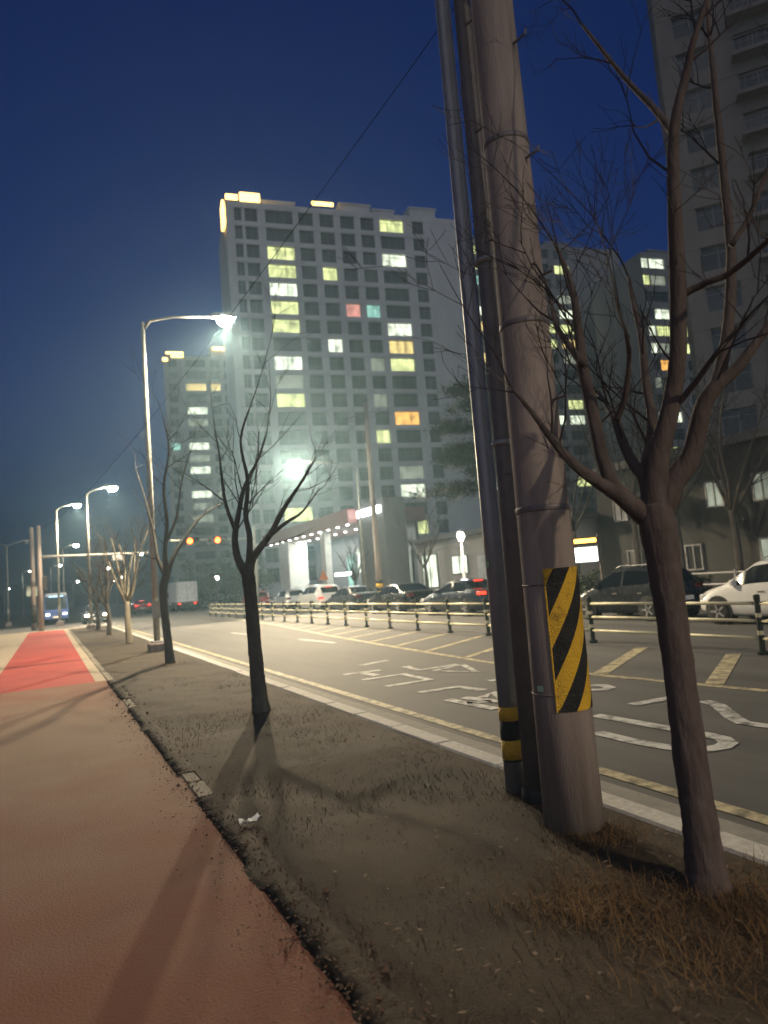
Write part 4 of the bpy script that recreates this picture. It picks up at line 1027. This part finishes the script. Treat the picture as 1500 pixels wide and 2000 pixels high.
def blade(x, y, h, lean, w):
    a = rr.uniform(0, 6.28); pts = []
    for i in range(4):
        t = i/3; q = lean*t*t; pts.append((x+math.cos(a)*q, y+math.sin(a)*q, .0+h*t*(1-.25*t)))
    px_, py_ = -math.sin(a)*w, math.cos(a)*w; b = len(gm.v)
    for i, p in enumerate(pts):
        k = 1-i/3.3; gm.v += [(p[0]-px_*k, p[1]-py_*k, p[2]), (p[0]+px_*k, p[1]+py_*k, p[2])]
    for i in range(3): gm.face([b+2*i, b+2*i+1, b+2*i+3, b+2*i+2])
for cx_, cy_, n, sp, hh in ((2.35, 2.75, 700, .16, .16), (2.6, 2.45, 600, .2, .15), (2.45, 2.1, 800, .22, .17), (2.75, 2.15, 600, .18, .16), (3.1, 2.35, 600, .16, .16), (2.2, 2.9, 300, .2, .1),
                       (bp.x-.15, bp.y-.2, 420, .12, .09), (p2.x-.1, p2.y-.1, 300, .12, .08), (p3.x-.08, p3.y-.08, 260, .1, .07), (bp.x+.1, bp.y-.28, 300, .1, .09), (2.7, 4.0, 240, .2, .06), (2.45, 9.2, 420, .22, .10), (2.6, 17.4, 300, .3, .12), (3.1, 2.0, 600, .2, .18), (2.8, 1.8, 700, .25, .17)):
    for i in range(n): blade(cx_+rr.gauss(0, sp), cy_+rr.gauss(0, sp), hh*rr.uniform(.25, .9), hh*rr.uniform(.1, 1.0), rr.uniform(.0015, .0035))
tag(gm.build('dry_grass', dry), 'tufts of dry brown grass round the trees and poles', 'grass', None, 'stuff')
lm = MB()
for i in range(1800):
    y = 2+12*rr.random()**1.4; x = 1.0+rr.gauss(0, .16); 
    s_ = rr.uniform(.005, .014); a = rr.uniform(0, 6.28); dx, dy = math.cos(a)*s_, math.sin(a)*s_; z = .016+rr.uniform(0, .02)
    lm.poly([(x-dx, y-dy, z), (x+dy*.5, y-dx*.5, z+rr.uniform(0, .01)), (x+dx, y+dy, z+rr.uniform(-.004, .012)), (x-dy*.5, y+dx*.5, z+.004)])
for i in range(500):
    y = 1.6+9*rr.random()**1.4; x = rr.uniform(1.3, 3.25); s_ = rr.uniform(.008, .024); a = rr.uniform(0, 6.28); dx, dy = math.cos(a)*s_, math.sin(a)*s_
    z = .03+.05*(noise.noise((x*.9+21, y*.9, 3.1))*.7+noise.noise((x*3+21, y*3, 7))*.3)
    lm.poly([(x-dx, y-dy, z), (x+dy*.5, y-dx*.5, z+rr.uniform(0, .01)), (x+dx, y+dy, z+rr.uniform(-.004, .014)), (x-dy*.5, y+dx*.5, z+.004)])
tag(lm.build('leaf_litter', mat('leaf_litter', (.09, .055, .035), .9, c2=(.17, .12, .08), scale=5)), 'crumbled dry leaves over the verge and its edging', 'leaves', None, 'stuff')
sp = MB(); y = 1.6
def spill_x(y): return 1.03-.03-.07*max(0, noise.noise((y*.9, 3, 1)))-.03*noise.noise((y*2.3, 1, 7))-.025*noise.noise((y*9.7, 1, 7))-.02*noise.noise((y*23, 1, 7))
prev = None
while y < 15.5:
    g_ = noise.noise((y*.55, 8, 2))
    if g_ > -.3:
        xl = spill_x(y); xs = [xl, xl+.04, 1.02, 1.10, 1.16, 1.24+.03*noise.noise((y*4, 2, 2))]
        zs = [-.012, .013, .02, .028+.012*noise.noise((y*7, 5, 5))+.012*noise.noise((y*31, 2, 5)), .028+.012*noise.noise((y*9, 6, 5))+.012*noise.noise((y*37, 4, 5)), -.01]
        b = len(sp.v); sp.v += [(a, y, z_) for a, z_ in zip(xs, zs)]
        if prev is not None:
            for k in range(5): sp.face([prev+k, prev+k+1, b+k+1, b+k])
        prev = b
    else: prev = None
    y += .025
tag(sp.build('soil_spill', soil, None, True), 'soil washed over the edging stones', 'soil', None, 'stuff')
cl = MB()
for i in range(800):
    y = 1.8+13*rr.random()**1.7; x = 1.08+rr.gauss(0, .09); r_ = rr.uniform(.004, .011)*(2 if rr.random() < .06 else 1)
    c0 = Vector((x, y, .012 if x < 1.0 else .03)); b = len(cl.v)
    for d in ((1, 0, 0), (-1, 0, 0), (0, 1, 0), (0, -1, 0), (0, 0, 1), (0, 0, -1)):
        cl.v.append(tuple(c0+Vector(d)*r_*rr.uniform(.6, 1.3)))
    for f_ in ((0, 2, 4), (2, 1, 4), (1, 3, 4), (3, 0, 4), (2, 0, 5), (1, 2, 5), (3, 1, 5), (0, 3, 5)): cl.face([b+k for k in f_])
tag(cl.build('soil_clods', mat('clods', (.07, .042, .026), .95, scale=3, c2=(.16, .09, .06))), 'loose clods of earth along the verge edging', 'soil', None, 'stuff')
q = ground_at(490, 1615)
pm_ = MB(); NL, NW = 9, 5
for i in range(NL+1):
    for j in range(NW+1):
        u, v = i/NL-.5, j/NW-.5
        pm_.v.append((u*.17+.01*noise.noise((u*6, v*6, 2)), v*.07*(1-.6*abs(u)), .025+.022*noise.noise((u*9, v*9, 4))+.035*abs(u)*abs(v)*4))
for i in range(NL):
    for j in range(NW):
        a = i*(NW+1)+j; pm_.face([a, a+1, a+NW+2, a+NW+1])
o = pm_.build('litter_paper', mat('paper_white', (.88, .88, .84), .7), None, True, (q.x, q.y, .012)); o.rotation_euler.z = .4
tag(o, 'crumpled white scrap of paper on the edge of the verge', 'litter')

# ------------------------------------------------------------------ added haze box, spreads halos round the lamps and veils the towers
hz = MB().box(-430, 470, -60, 560, -1.4, 72).build('haze', None)
hm_ = bpy.data.materials.new('halo_haze'); hm_.use_nodes = True; hn = hm_.node_tree; hn.nodes.remove(hn.nodes['Principled BSDF'])
pv = hn.nodes.new('ShaderNodeVolumePrincipled'); pv.inputs['Color'].default_value = (.5, .8, 1, 1); pv.inputs['Density'].default_value = HAZE
pv.inputs['Anisotropy'].default_value = .6
hn.links.new(pv.outputs[0], hn.nodes['Material Output'].inputs['Volume'])
hz.data.materials.clear(); hz.data.materials.append(hm_)
tag(hz, 'added thin haze that spreads halos round the street lamps', 'haze', None, 'stuff')
